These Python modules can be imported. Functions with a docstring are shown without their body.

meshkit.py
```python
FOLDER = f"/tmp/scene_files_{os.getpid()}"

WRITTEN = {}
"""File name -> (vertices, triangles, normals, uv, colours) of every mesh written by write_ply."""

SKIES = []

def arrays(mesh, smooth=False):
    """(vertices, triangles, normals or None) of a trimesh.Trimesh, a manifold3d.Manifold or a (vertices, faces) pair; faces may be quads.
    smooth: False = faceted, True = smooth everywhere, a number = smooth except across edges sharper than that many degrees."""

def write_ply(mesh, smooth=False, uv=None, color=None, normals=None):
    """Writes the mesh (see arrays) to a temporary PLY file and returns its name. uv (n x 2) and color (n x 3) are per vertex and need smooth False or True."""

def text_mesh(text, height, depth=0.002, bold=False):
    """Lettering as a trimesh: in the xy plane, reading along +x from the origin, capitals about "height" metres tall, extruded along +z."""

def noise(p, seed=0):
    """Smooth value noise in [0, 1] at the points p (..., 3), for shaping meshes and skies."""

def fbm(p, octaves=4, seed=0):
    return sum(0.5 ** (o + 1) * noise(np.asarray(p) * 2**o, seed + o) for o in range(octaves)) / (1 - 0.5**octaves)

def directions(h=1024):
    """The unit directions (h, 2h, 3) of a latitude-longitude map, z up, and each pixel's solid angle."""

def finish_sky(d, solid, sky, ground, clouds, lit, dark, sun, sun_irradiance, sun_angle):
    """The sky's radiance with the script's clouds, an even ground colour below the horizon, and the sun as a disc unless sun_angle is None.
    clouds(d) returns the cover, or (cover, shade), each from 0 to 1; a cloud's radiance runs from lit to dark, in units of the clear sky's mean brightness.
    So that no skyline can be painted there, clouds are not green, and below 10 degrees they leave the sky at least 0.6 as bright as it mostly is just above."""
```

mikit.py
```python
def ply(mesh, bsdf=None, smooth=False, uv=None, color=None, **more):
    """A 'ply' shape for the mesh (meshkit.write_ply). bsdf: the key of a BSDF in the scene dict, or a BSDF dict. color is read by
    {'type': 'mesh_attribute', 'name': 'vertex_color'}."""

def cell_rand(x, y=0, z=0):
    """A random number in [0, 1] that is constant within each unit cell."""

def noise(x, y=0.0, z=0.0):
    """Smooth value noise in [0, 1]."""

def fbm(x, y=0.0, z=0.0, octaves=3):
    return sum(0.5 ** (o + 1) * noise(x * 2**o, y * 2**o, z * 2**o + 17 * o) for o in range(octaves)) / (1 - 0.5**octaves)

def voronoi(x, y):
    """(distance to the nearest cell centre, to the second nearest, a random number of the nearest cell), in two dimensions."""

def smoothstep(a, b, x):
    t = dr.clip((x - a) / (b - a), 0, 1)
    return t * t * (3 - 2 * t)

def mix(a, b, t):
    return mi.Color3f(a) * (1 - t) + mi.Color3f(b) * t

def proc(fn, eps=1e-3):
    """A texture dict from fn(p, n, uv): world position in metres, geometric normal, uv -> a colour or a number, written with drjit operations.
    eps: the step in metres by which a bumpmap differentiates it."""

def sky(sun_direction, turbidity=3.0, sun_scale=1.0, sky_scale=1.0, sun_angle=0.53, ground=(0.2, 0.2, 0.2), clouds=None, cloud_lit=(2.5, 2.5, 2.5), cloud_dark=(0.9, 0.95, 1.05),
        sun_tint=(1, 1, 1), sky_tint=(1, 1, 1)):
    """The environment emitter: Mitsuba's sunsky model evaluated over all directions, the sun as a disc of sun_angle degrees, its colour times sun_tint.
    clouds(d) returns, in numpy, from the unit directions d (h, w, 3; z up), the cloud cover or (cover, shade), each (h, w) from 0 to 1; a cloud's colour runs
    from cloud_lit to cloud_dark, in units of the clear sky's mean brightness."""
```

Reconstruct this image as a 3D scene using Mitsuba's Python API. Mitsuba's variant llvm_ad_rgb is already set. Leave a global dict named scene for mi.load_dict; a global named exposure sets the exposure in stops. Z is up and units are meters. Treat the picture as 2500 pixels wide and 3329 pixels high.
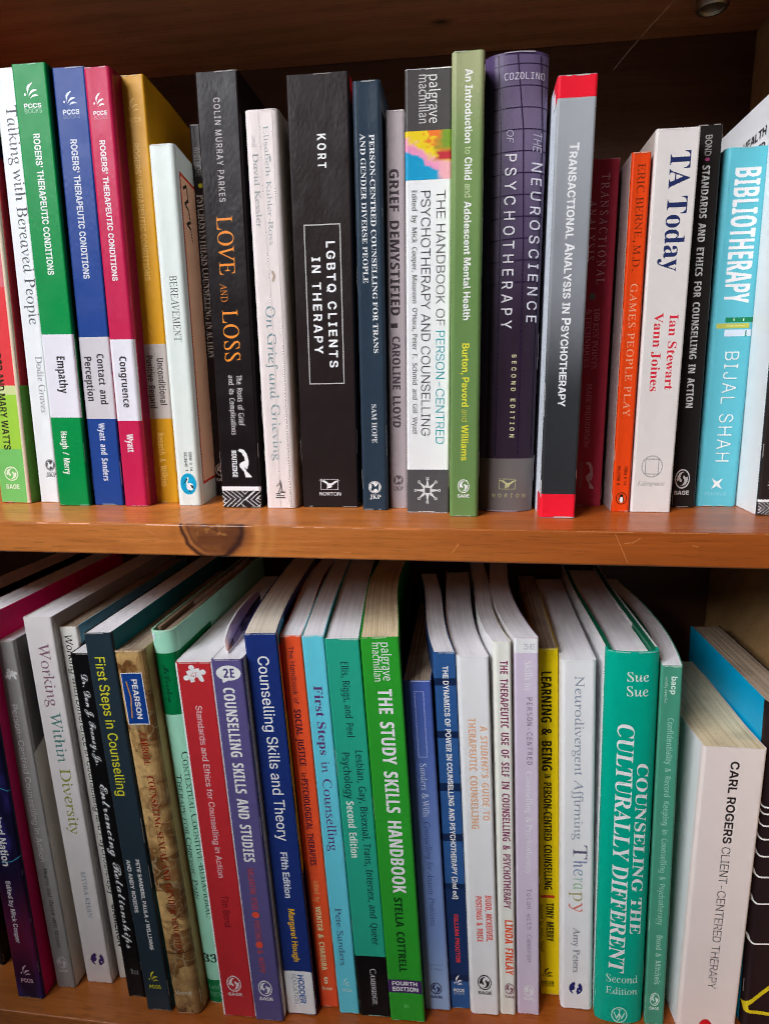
import glob, math, random
import numpy as np
import drjit as dr
import mitsuba as mi
import trimesh
from PIL import Image, ImageDraw, ImageFont
from shapely import affinity, box, union_all, LineString, Polygon, Point
import mikit, meshkit

random.seed(7); rng = np.random.default_rng(7)
T4 = mi.ScalarTransform4f
scene, labels = {}, {}

# ---------------------------------------------------------------- camera, light, exposure
CAM = {'o': [0.0, -0.29498, 0.06922], 'f': [-0.127853, 0.970886, -0.202571], 'u': [-0.013471, 0.202528, 0.979184], 'fov': 62.3184}
scene['camera'] = {'type': 'thinlens', 'fov': CAM['fov'], 'fov_axis': 'x', 'near_clip': 0.02, 'far_clip': 20.0,
    'aperture_radius': 0.0007, 'focus_distance': 0.345,
    'to_world': T4().look_at(origin=CAM['o'], target=[a + b for a, b in zip(CAM['o'], CAM['f'])], up=CAM['u'])}
exposure = 0.0
def window_light(key, centre, target, w, h, rad):
    scene[key] = {'type': 'rectangle', 'to_world': T4().look_at(origin=centre, target=target, up=[0, 0, 1]) @ T4().scale([w / 2, h / 2, 1]),
        'emitter': {'type': 'area', 'radiance': {'type': 'rgb', 'value': rad}}}
window_light('window_pane', [-1.08, -1.38, 1.14], [0.0, 0.05, 0.0], 1.05, 1.05, [16.6, 16.8, 17.5])  # unseen window, added to give the daylight from the left front
_shade_board = trimesh.creation.box(bounds=[[-1.7, -0.85, 0.165], [-0.405, -0.335, 0.195]])  # unseen board, added to block window light from the lower-left books
scene['window_sill'] = mikit.ply(_shade_board, {'type': 'twosided', 'bsdf': {'type': 'diffuse', 'reflectance': {'type': 'rgb', 'value': [0.10, 0.07, 0.05]}}})
labels['window_sill'] = {'label': 'added unseen board shading the lower left of the bookcase', 'kind': 'structure'}
scene['room_light'] = {'type': 'constant', 'radiance': {'type': 'rgb', 'value': [0.058, 0.051, 0.047]}}
labels['window_pane'] = {'label': 'added unseen daylight window in front of the bookcase on the left', 'kind': 'structure'}

# ---------------------------------------------------------------- helpers
def lin(c, k=1.0):
    c = np.asarray(c, float) / 255.0
    c = np.where(c <= 0.04045, c / 12.92, ((c + 0.055) / 1.055) ** 2.4) * k
    return np.minimum(c, 0.84)
def add(key, mesh, bsdf, smooth=False, uv=None, color=None):
    n, k = key, 1
    while n in scene:
        n = '%s_%03d' % (key, k); k += 1
    scene[n] = mikit.ply(mesh, bsdf, smooth=smooth, uv=uv, color=color)
    return n
def vc(mesh, c):
    return np.tile(np.asarray(c, float), (len(mesh[0] if isinstance(mesh, tuple) else mesh.vertices), 1))

# ---------------------------------------------------------------- materials
VC = {'type': 'mesh_attribute', 'name': 'vertex_color'}
noise, fbm, smoothstep, mix = mikit.noise, mikit.fbm, mikit.smoothstep, mikit.mix
def rough_tex(lo, hi, s):
    return mikit.proc(lambda p, n, uv: lo + (hi - lo) * fbm(p.x * s, p.y * s, p.z * s, octaves=3))
def pr(base, rough, spec=0.5, **k):
    return {'type': 'twosided', 'bsdf': {'type': 'principled', 'base_color': base, 'roughness': rough, 'specular': spec, **k}}
def rgb(c, k=1.0):
    return {'type': 'rgb', 'value': [float(x) for x in lin(c, k)]}
def cover_bump(p, n, uv):
    return 0.5 * fbm(p.x * 160, p.y * 160, p.z * 60, octaves=2) + 0.12 * noise(p.x * 900, p.y * 900, p.z * 500)
ROUGH = rough_tex(0.20, 0.44, 90.0)
scene['cover_material'] = {'type': 'twosided', 'bsdf': {'type': 'bumpmap', 'bump': mikit.proc(cover_bump, 4e-4), 'scale': 0.00035,
    'nested': {'type': 'principled', 'base_color': VC, 'roughness': ROUGH, 'specular': 0.13}}}
scene['print_material'] = pr(VC, ROUGH, 0.13)
def paper_base(tint, dark, wear):
    def fn(p, n, uv):
        s = fbm(uv.x * 2600, uv.y * 14, 0.0, octaves=2)
        c = mix(dark, tint, smoothstep(0.18, 0.62, s))
        w = fbm(uv.x * 90, uv.y * 70, 3.0, octaves=3)
        return c * (1 - wear * smoothstep(0.45, 0.8, w))
    return mikit.proc(fn)
def paper(key, tint, dark, wear):
    scene[key] = pr(paper_base([float(x) for x in lin(tint)], [float(x) for x in lin(dark)], wear), 0.85, 0.15)
paper('paper_white', (238, 236, 241), (222, 219, 226), 0.06)
paper('paper_cream', (230, 222, 206), (206, 197, 178), 0.12)
paper('paper_tan', (228, 210, 176), (202, 181, 143), 0.15)
paper('paper_brown', (176, 158, 138), (134, 116, 98), 0.25)
KNOT = (-0.1256, -0.0010)
def wood_pattern(p, light, dark, knot):
    x, y, z = p.x, p.y, p.z
    kx, kz = x - KNOT[0], z - KNOT[1]
    kr = dr.sqrt(dr.square(kx) + dr.square(kz) + 1e-9)
    wob = fbm(x * 6 + 3, y * 9, z * 9 + 1, octaves=2)
    g = y * 150 + z * 130 + wob * 6 + noise(x * 2.2, 1.0, 2.0) * 4
    if knot:
        near = dr.exp(-dr.square(kr / 0.030))
        g = g * (1 - near) + near * (kr * 260 + 1.2 * fbm(x * 90, y * 60, z * 90, octaves=2))
    ring = 0.5 + 0.5 * dr.sin(g * 2.2)
    fine = fbm(x * 26, y * 620, z * 620, octaves=3)
    pores = smoothstep(0.62, 0.80, fbm(x * 95, y * 1500, z * 1500, octaves=2))
    t = dr.clip(0.30 + 0.26 * ring * ring + 0.62 * (fine - 0.5), 0, 1)
    c = mix(light, dark, t) * (1 - 0.22 * pores)
    c = c * (0.82 + 0.38 * fbm(x * 13, y * 34, z * 34, octaves=3))
    if not knot:
        c = mix(c, [0.02, 0.008, 0.004], 0.9 * dr.exp(-dr.square((x + 0.0210) / 0.0062) - dr.square((y - 0.1812) / 0.0035)) * smoothstep(0.25, 0.29, z))
    if knot:
        stain = smoothstep(-0.16, 0.10, x + dr.select(z < -0.2, mi.Float(0.16), mi.Float(0.0)) + 0.10 * (fbm(x * 9, y * 12, z * 14 + 5, octaves=3) - 0.5))  # redder stain to the right; lower board's shade put in as darker colour
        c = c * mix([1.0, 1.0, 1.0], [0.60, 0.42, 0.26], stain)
        ca, sa = kx / kr, kz / kr
        face = 1 - smoothstep(0.0010, 0.0030, y)
        r = kr + 0.0022 * (fbm(x * 150, y * 90, z * 150, octaves=3) - 0.5)
        right, left = smoothstep(0.1, 0.9, ca), smoothstep(-0.1, 0.7, -ca)
        swirl = dr.exp(-dr.square((kr - 0.0235 + 0.004 * sa) / 0.0024)) * right + 0.6 * dr.exp(-dr.square((kr - 0.031) / 0.002)) * right
        c = mix(c, [0.66, 0.27, 0.07], 0.55 * dr.clip(swirl, 0, 1) * face)
        shade_ = right * (1 - smoothstep(0.0165, 0.0245, r + 0.004 * dr.abs(sa + 0.35)))
        c = mix(c, [0.20, 0.062, 0.020], 0.75 * shade_ * face)
        inside = 1 - smoothstep(0.0152, 0.0178, r)
        blot = fbm(x * 420, y * 100, z * 420, octaves=3)
        core = mix([0.215, 0.068, 0.018], [0.135, 0.038, 0.011], smoothstep(0.35, 0.65, fbm(x * 130, 3.0, z * 130, octaves=3)))
        core = mix(core, [0.48, 0.20, 0.06], 0.55 * smoothstep(0.60, 0.72, blot) * (1 - smoothstep(0.006, 0.011, kr)))
        core = mix(core, [0.09, 0.028, 0.012], 0.7 * smoothstep(0.66, 0.74, fbm(x * 300 + 9, 2.0, z * 420, octaves=2)) * (1 - smoothstep(0.004, 0.011, kr)))
        core = mix(core, [0.48, 0.17, 0.045], 0.7 * left * dr.exp(-dr.square((r - 0.0143) / 0.0009)))
        core = mix(core, [0.13, 0.038, 0.014], 0.8 * left * dr.exp(-dr.square((r - 0.0124) / 0.0009)))
        c = mix(c, core, 0.94 * inside * face)
        rim = dr.exp(-dr.square((r - 0.0163 + 0.0012 * right) / (0.0009 + 0.0011 * right)))
        c = mix(c, [0.042, 0.011, 0.006], dr.clip(0.95 * rim, 0, 1) * face)
    return c
def wood(key, light, dark, rough, coat, knot=False):
    scene[key] = {'type': 'twosided', 'bsdf': {'type': 'bumpmap', 'scale': 0.00022, 'bump': mikit.proc(lambda p, n, uv: fbm(p.x * 40, p.y * 500, p.z * 500, octaves=2) + 0.7 * fbm(p.x * 60, p.y * 60, p.z * 60, octaves=2), 4e-4),
        'nested': {'type': 'principled', 'base_color': mikit.proc(lambda p, n, uv: wood_pattern(p, light, dark, knot)),
        'roughness': rough, 'specular': 0.42, 'clearcoat': coat, 'clearcoat_gloss': 0.9}}}
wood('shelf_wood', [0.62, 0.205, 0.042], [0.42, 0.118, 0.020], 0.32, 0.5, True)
wood('brown_wood', [0.40, 0.155, 0.065], [0.24, 0.085, 0.032], 0.42, 0.2)  # darker copy of the shelf wood, with the top shelf's shade in its colour
wood('dark_wood', [0.10, 0.040, 0.018], [0.06, 0.022, 0.010], 0.5, 0.1)
wood('pale_wood', [0.56, 0.34, 0.15], [0.42, 0.23, 0.09], 0.45, 0.3)
scene['scratch_material'] = pr(rgb((200, 124, 66)), 0.6, 0.3)
scene['metal_material'] = {'type': 'twosided', 'bsdf': {'type': 'roughconductor', 'material': 'Ag', 'alpha': 0.28, 'specular_reflectance': {'type': 'rgb', 'value': [0.62, 0.6, 0.54]}}}
scene['thread_material'] = pr(rgb((150, 118, 98)), 0.5, 0.3)
# flat print that is not one colour
def uvtex(key, fn, rough=0.36):
    scene[key] = pr(mikit.proc(fn), rough, 0.13)
def L3(c): return [float(x) for x in lin(c)]
def ramp(stops, v):
    c = mi.Color3f(*stops[0][1])
    for (a, ca), (b, cb) in zip(stops, stops[1:]):
        c = mix(c, cb, smoothstep(a, b, v))
    return c
uvtex('tex_greyfade', lambda p, n, uv: ramp([(0, L3((48, 49, 52))), (0.25, L3((52, 53, 56))), (0.62, L3((142, 145, 150))), (1, L3((166, 169, 173)))], uv.y))
uvtex('tex_greenfade', lambda p, n, uv: ramp([(0, L3((106, 138, 80))), (0.55, L3((122, 148, 90))), (1, L3((168, 172, 128)))], uv.y))
uvtex('tex_bluefade', lambda p, n, uv: ramp([(0, L3((150, 175, 212))), (0.3, L3((118, 142, 195))), (1, L3((72, 94, 168)))], uv.y))
uvtex('tex_plum', lambda p, n, uv: mix(L3((50, 36, 50)), ramp([(0.3, L3((50, 37, 52))), (0.62, L3((86, 73, 97))), (0.85, L3((118, 104, 132))), (1, L3((102, 87, 118)))], uv.y),
    smoothstep(0.2, 0.6, uv.y)) * (0.72 + 0.5 * fbm(uv.x * 3 + 2, uv.y * 6, 0.5, octaves=3)))
def picture_fn(p, n, uv):
    a = fbm(uv.x * 3.1 + 1, uv.y * 4.2, 1.5, octaves=3)
    b = fbm(uv.x * 5 + 9, uv.y * 7, 4.5, octaves=3)
    edge = uv.y - (0.62 - 0.62 * uv.x) + 0.35 * (a - 0.5)
    c = mix(L3((30, 155, 200)), L3((236, 150, 190)), smoothstep(-0.06, 0.03, edge))
    c = mix(c, L3((245, 205, 40)), smoothstep(0.10, 0.30, edge + 0.4 * (b - 0.5)))
    c = mix(c, L3((238, 120, 50)), smoothstep(0.42, 0.60, edge + 0.9 * (b - 0.5)))
    c = mix(c, L3((120, 150, 50)), smoothstep(0.62, 0.85, uv.x + 0.5 * (a - 0.5)) * smoothstep(0.45, 0.7, uv.y))
    c = mix(c, L3((190, 50, 60)), smoothstep(0.56, 0.72, uv.x + 0.5 * (b - 0.5)) * (1 - smoothstep(0.05, 0.14, dr.abs(uv.y - 0.48))))
    return mix(c, L3((245, 170, 180)), smoothstep(0.66, 0.8, uv.x + 0.3 * (a - 0.5)) * (1 - smoothstep(0.3, 0.42, uv.y)))
uvtex('tex_picture', picture_fn)
def rock_fn(p, n, uv):
    x, y = uv.x * 1.5, uv.y * 17
    wx, wy = fbm(x * 1.2 + 4, y * 1.1, 2.0, octaves=3) - 0.5, fbm(x * 1.1, y * 1.2 + 8, 6.0, octaves=3) - 0.5
    d1, d2, r1 = mikit.voronoi(x * 0.8 + 2.4 * wx + 3, y * 0.8 + 2.2 * wy)
    e1, e2, r2 = mikit.voronoi(x * 1.7 + 2.6 * wy + 11, y * 1.5 + 2.4 * wx)
    facet = 0.6 * r1 + 0.25 * r2 + 0.5 * (d1 - 0.3)
    c = mix(L3((236, 194, 128)), L3((138, 92, 48)), smoothstep(0.15, 0.85, facet))
    c = mix(c, L3((100, 66, 38)), 0.45 * (1 - smoothstep(0.0, 0.22, d2 - d1)) * smoothstep(0.3, 0.7, r2))
    c = mix(c, L3((248, 224, 182)), 0.4 * (1 - smoothstep(0.0, 0.16, e2 - e1)) * smoothstep(0.45, 0.7, r1))
    c = c * (0.62 + 0.4 * fbm(x * 6, y * 6, 5.0, octaves=3))
    c = mix(c, L3((118, 80, 46)), 0.55 * smoothstep(0.6, 1.0, uv.x + 0.5 * wx))
    return mix(c, L3((98, 62, 36)), 0.8 * (1 - smoothstep(0.03, 0.2, uv.y + 0.12 * (r2 - 0.5))) * (0.5 + 0.5 * smoothstep(0.2, 0.7, r1)))
uvtex('tex_rock', rock_fn)
def nebula_fn(p, n, uv):
    a = fbm(uv.x * 2, uv.y * 9, 1.0, octaves=3)
    c = mix(L3((22, 18, 52)), L3((46, 40, 110)), smoothstep(0.4, 0.75, a))
    m = dr.exp(-dr.square((uv.y - 0.17 + 0.05 * (a - 0.5)) / 0.10))
    return mix(c, L3((120, 24, 58)), 0.75 * m)
uvtex('tex_nebula', nebula_fn)

# ---------------------------------------------------------------- lettering
FD = glob.glob('/opt/blender-*/*/datafiles/fonts/')[0]
UP = {'serif': 0x1d434, 'ital': 0x1d434, 'serifb': 0x1d400, 'script': 0x1d4d0}
SPEC = {'sans': ('Inter.woff2', (22, 500)), 'sansb': ('Inter.woff2', (28, 750)), 'sansl': ('Inter.woff2', (28, 330)), 'sanso': ('Inter.woff2', (22, 450)),
    'cond': ('NotoSansKhmer*', (450, 62)), 'condb': ('NotoSansKhmer*', (760, 62)), 'mono': ('DejaVuSansMono.woff2', None), 'cjk': ('Noto Sans CJK*', None),
    'serif': ('NotoSansMath*', None), 'ital': ('NotoSansMath*', None), 'serifb': ('NotoSansMath*', None), 'script': ('NotoSansMath*', None)}
FONTS, GLYPHS = {}, {}
def font_of(name):
    if name not in FONTS:
        f, axes = SPEC[name]
        found = glob.glob(FD + f)
        F = ImageFont.truetype(found[0] if found else FD + 'Inter.woff2', 96)
        if axes and found:
            try: F.set_variation_by_axes(list(axes))
            except Exception: pass
        FONTS[name] = F
    return FONTS[name]
def glyph(name, ch):
    """(polygon or None, advance), in pixels of a 96 pixel font"""
    if (name, ch) in GLYPHS: return GLYPHS[name, ch]
    F, c, fix = font_of(name), ch, None
    if name in UP:
        if 'A' <= ch <= 'Z': c = chr(UP[name] + ord(ch) - 65)
        elif 'a' <= ch <= 'z': c = chr(UP[name] + 26 + ord(ch) - 97)
        elif ch.isdigit(): c = chr(0x1d7ce + ord(ch) - 48)
        if c == '\U0001d455': c = '\U0001d489'; fix = 'thin'
    x0, y0, x1, y1 = F.getbbox(c, anchor='ls')
    adv = F.getlength(c)
    if x1 <= x0 or y1 <= y0:
        GLYPHS[name, ch] = (None, adv); return GLYPHS[name, ch]
    g = Image.new('L', (int(x1 - x0) + 8, int(y1 - y0) + 8))
    ImageDraw.Draw(g).text((4 - x0, 4 - y0), c, 255, font=F, anchor='ls')
    on = np.pad(np.asarray(g) > 127, ((0, 0), (1, 1))).astype(np.int8)
    r, s = np.nonzero(np.diff(on, axis=1) == 1)
    e = np.nonzero(np.diff(on, axis=1) == -1)[1]
    if not len(r):
        GLYPHS[name, ch] = (None, adv); return GLYPHS[name, ch]
    sh = union_all(box(s, -r - 1, e, -r)).buffer(0.6).buffer(-0.6).simplify(0.8)
    sh = affinity.translate(sh, x0 - 4, 4 - y0)
    if fix: sh = sh.buffer(-0.9)
    if name == 'serif' and ch.isalpha(): sh = affinity.skew(sh, xs=-15.5, origin=(0, 0))
    if name == 'sanso': sh = affinity.skew(sh, xs=10, origin=(0, 0))
    GLYPHS[name, ch] = (sh, adv)
    return GLYPHS[name, ch]
TRI = {}
def tri_of(poly):
    """(vertices n x 2, triangles) of a shapely polygon or multipolygon"""
    vs, fs, at = [], [], 0
    for g in getattr(poly, 'geoms', [poly]):
        if g.geom_type != 'Polygon' or g.area < 1e-12: continue
        v, f = trimesh.creation.triangulate_polygon(g, engine='earcut')
        if len(f) == 0: continue
        a = v[f[:, 1]] - v[f[:, 0]]; b = v[f[:, 2]] - v[f[:, 0]]
        neg = a[:, 0] * b[:, 1] - a[:, 1] * b[:, 0] < 0
        f = np.where(neg[:, None], f[:, ::-1], f)
        vs.append(v); fs.append(f + at); at += len(v)
    if not vs: return np.zeros((0, 2)), np.zeros((0, 3), int)
    return np.vstack(vs), np.vstack(fs)
def layout(text, name, opts=None):
    """triangles of a line of text in cap-heights: x along the line from 0 to its length, y up from the baseline; and the length"""
    opts = opts or {}
    sc = opts.get('sc')
    cap = -font_of(name).getbbox('H', anchor='ls')[1]
    vs, fs, x, at, lo, hi = [], [], 0.0, 0, None, 0
    for ch in text:
        k = 1.0
        if sc and ch.islower(): ch, k = ch.upper(), sc
        poly, adv = glyph(name, ch)
        if poly is not None and not poly.is_empty:
            if (name, ch) not in TRI: TRI[name, ch] = tri_of(poly)
            v, f = TRI[name, ch]
            v = v * k
            if len(f):
                vs.append(v + [x, 0]); fs.append(f + at); at += len(v)
                lo = (x + v[:, 0].min()) if lo is None else lo
                hi = x + v[:, 0].max()
        x += adv * k * (1.5 if ch == ' ' and name in ('cond', 'condb') else 1.75 if ch == ',' else 1.0) + opts.get('ls', 0) * cap
    if not vs: return np.zeros((0, 2)), np.zeros((0, 3), int), 1
    v = (np.vstack(vs) - [lo, 0]) / cap
    if opts.get('slant'): v[:, 0] += v[:, 1] * math.tan(math.radians(opts['slant']))
    return v, np.vstack(fs), (hi - lo) / cap

# ---------------------------------------------------------------- emblems, as polygons in a unit square: x right, y up, centred on 0
def ring(r0, r1, sy=1.0): return affinity.scale(Point(0, 0).buffer(r1, 24).difference(Point(0, 0).buffer(r0, 24)), 1, sy, origin=(0, 0))
def stroke(pts, w, cap=2): return LineString(pts).buffer(w / 2, cap_style=cap, join_style=2)
def arc(cx, cy, r, a0, a1, n=12): return [(cx + r * math.cos(math.radians(a0 + (a1 - a0) * i / n)), cy + r * math.sin(math.radians(a0 + (a1 - a0) * i / n))) for i in range(n + 1)]
def swoosh(x0, y0, x1, y1, bulge, w):
    n, top, bot = 10, [], []
    for i in range(n + 1):
        t = i / n
        x, y = x0 + (x1 - x0) * t, y0 + (y1 - y0) * t
        nx, ny = (y1 - y0), -(x1 - x0)
        l = math.hypot(nx, ny); nx, ny = nx / l, ny / l
        b = bulge * math.sin(math.pi * t); hw = w * (0.08 + math.sin(math.pi * min(1, 0.12 + t * 0.95)))
        top.append((x + nx * (b + hw / 2), y + ny * (b + hw / 2))); bot.append((x + nx * (b - hw / 2), y + ny * (b - hw / 2)))
    return Polygon(top + bot[::-1]).buffer(0)
def emblem(name):
    """list of (polygon, which colour)"""
    if name == 'dot': return [(Point(0, 0).buffer(0.5, 16), 0)]
    if name == 'pccs':
        return [(union_all([swoosh(0.12, 0.5, -0.22, -0.2, 0.16, 0.15), swoosh(0.4, 0.08, -0.2, -0.3, 0.12, 0.13), swoosh(0.46, -0.26, -0.12, -0.42, 0.1, 0.11), Point(-0.42, -0.16).buffer(0.075)]), 0)]
    if name == 'sage':
        s = union_all([stroke(arc(0.06, 0.13, 0.15, 40, 215), 0.17, 1), stroke(arc(-0.06, -0.13, 0.15, 220, 395), 0.17, 1)])
        disc = Point(0, 0).buffer(0.36, 20).difference(affinity.rotate(s, -20, origin=(0, 0)))
        return [(union_all([ring(0.43, 0.5), disc]), 0)]
    if name == 's': return [(union_all([stroke(arc(0.04, 0.2, 0.22, 20, 240), 0.2, 1), stroke(arc(-0.04, -0.2, 0.22, 200, 420), 0.2, 1)]), 0)]
    if name == 'jkp':
        beast = Polygon([(-.3, -.25), (-.2, .1), (-.28, .28), (-.1, .22), (0, .0), (.18, .1), (.3, .3), (.32, .05), (.24, -.28), (.12, -.1), (-.05, -.15), (-.14, -.3)])
        return [(Point(0, 0).buffer(0.5, 24).difference(beast.buffer(0.02)).difference(ring(0.42, 0.45)), 0)]
    if name == 'gull':
        frame = box(-.42, -.5, .42, .5).difference(box(-.39, -.46, .39, .46))
        bird = Polygon([(-.5, .38), (-.2, .36), (-.02, .1), (.12, .12), (.26, .32), (.5, .38), (.3, .16), (.12, -.1), (.1, -.3), (-.02, -.32), (-.14, -.42), (-.1, -.2), (-.12, .02), (-.28, .22)])
        return [(union_all([frame.difference(bird.buffer(.03)), bird]), 0)]
    if name == 'pelican':
        oval = Point(0, 0).buffer(0.5, 28)
        body = union_all([Polygon([(-.05, -.02), (.1, .02), (.26, -.06), (.3, -.2), (.16, -.28), (-.02, -.26), (-.12, -.14)]).buffer(.03), stroke([(-.06, -.1), (-.1, .08), (-.02, .22)], .09, 1), Point(-.03, .27).buffer(.06)])
        dark = union_all([Polygon([(-.06, .28), (-.3, .04), (-.26, .02), (-.04, .2)]), Polygon([(.1, -.02), (.3, -.08), (.34, -.24), (.2, -.2)]), stroke([(.06, -.28), (.06, -.36), (-.04, -.38)], .03), stroke([(.14, -.28), (.15, -.37), (.05, -.39)], .03)])
        return [(oval, 0), (body, 1), (dark, 2)]
    if name == 'penguin':
        belly = Polygon([(-.1, .1), (.1, .1), (.15, -.15), (.06, -.32), (-.06, -.32), (-.15, -.15)]).buffer(.02)
        return [(ring(.44, .5), 1), (union_all([Point(0, -.1).buffer(.25), Point(0, .2).buffer(.15), Polygon([(0, .3), (-.25, .2), (0, .16)])]), 1), (belly, 3)]
    if name == 'routledge':  # a head in profile above a flowing neck, drawn lying with the spine's lettering
        return [(Polygon([(-.5, .42), (-.36, .5), (-.02, .46), (.2, .3), (.3, .08), (.28, -.06), (.22, -.1), (.16, -.22), (-.1, -.14), (.12, -.3), (.42, -.44), (.5, -.5), (.0, -.5), (-.1, -.3), (-.42, -.14), (-.46, -.06), (-.3, .02), (-.1, .06), (.02, .1), (-.02, .2), (-.12, .26), (-.2, .36)]).buffer(0), 0)]
    if name == 'star8':
        parts = [box(-.16, -.16, .16, .16).difference(box(-.1, -.1, .1, .1))]
        for k in range(8):
            d = (math.cos(k * math.pi / 4), math.sin(k * math.pi / 4))
            parts.append(Polygon([(d[0] * .1 - d[1] * .07, d[1] * .1 + d[0] * .07), (d[0] * .42 - d[1] * .012, d[1] * .42 + d[0] * .012), (d[0] * .42 + d[1] * .012, d[1] * .42 - d[0] * .012), (d[0] * .1 + d[1] * .07, d[1] * .1 - d[0] * .07)]).difference(box(-.1, -.1, .1, .1)))
            c = (d[0] * .45, d[1] * .45)
            parts.append(box(c[0] - .05, c[1] - .05, c[0] + .05, c[1] + .05).difference(box(c[0] - .026, c[1] - .026, c[0] + .026, c[1] + .026)))
        return [(union_all(parts), 0)]
    if name == 'lattice':
        out, full = [], box(-.5, -.5, .5, .5)
        for c in (-.40, -.27, -.14, -.01): out.append(stroke([(c - .25, .5), (c, .02), (c - .25, -.5)], .026))
        for c in (.12, .25, .38): out.append(stroke([(c + .25, .5), (c, -.02), (c + .25, -.5)], .026))
        out += [stroke([(-.14, -.5), (.25, .32), (.34, .5)], .026), stroke([(-.12, .5), (.05, .14)], .026), stroke([(.02, .5), (.1, .32), (.18, .5)], .026), stroke([(-.02, -.28), (.09, -.5)], .026),
            stroke([(-.5, .2), (-.38, -.04)], .026), stroke([(-.5, -.1), (-.42, -.26)], .026), stroke([(.5, .26), (.42, .1), (.5, -.06)], .026), stroke([(.4, -.5), (.5, -.3)], .026)]
        return [(union_all(out).intersection(full), 0)]
    if name == 'squarecircle':
        return [(union_all([ring(.47, .5), stroke([(-.31, .34), (.31, .34)], .03), stroke([(-.31, -.34), (.31, -.34)], .03), stroke([(-.31, .36), (-.31, -.36)], .03), stroke([(.31, .36), (.31, -.36)], .03)]), 0)]
    if name == 'fourstar': return [(Polygon([(-.5, .5), (0, .2), (.5, .5), (.2, 0), (.5, -.5), (0, -.2), (-.5, -.5), (-.2, 0)]), 0)]
    if name == 'ringtext':
        teeth = [affinity.rotate(box(-.02, .4, .03, .48), a, origin=(0, 0)) for a in range(0, 360, 24)]
        return [(union_all([Point(0, 0).buffer(.33, 20)] + teeth), 0)]
    if name == 'profiles':
        disc = Point(0, 0).buffer(.5, 24)
        f1 = Polygon([(-.1, .52), (-.02, .3), (-.12, .14), (-.04, .06), (-.08, -.12), (-.3, -.2), (-.12, -.55), (.12, -.55), (.04, -.24), (.1, .0), (.22, .08), (.16, .22), (.3, .5)])
        return [(disc.difference(f1.buffer(.01)).difference(Point(.28, -.2).buffer(.06)), 0)]
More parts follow.
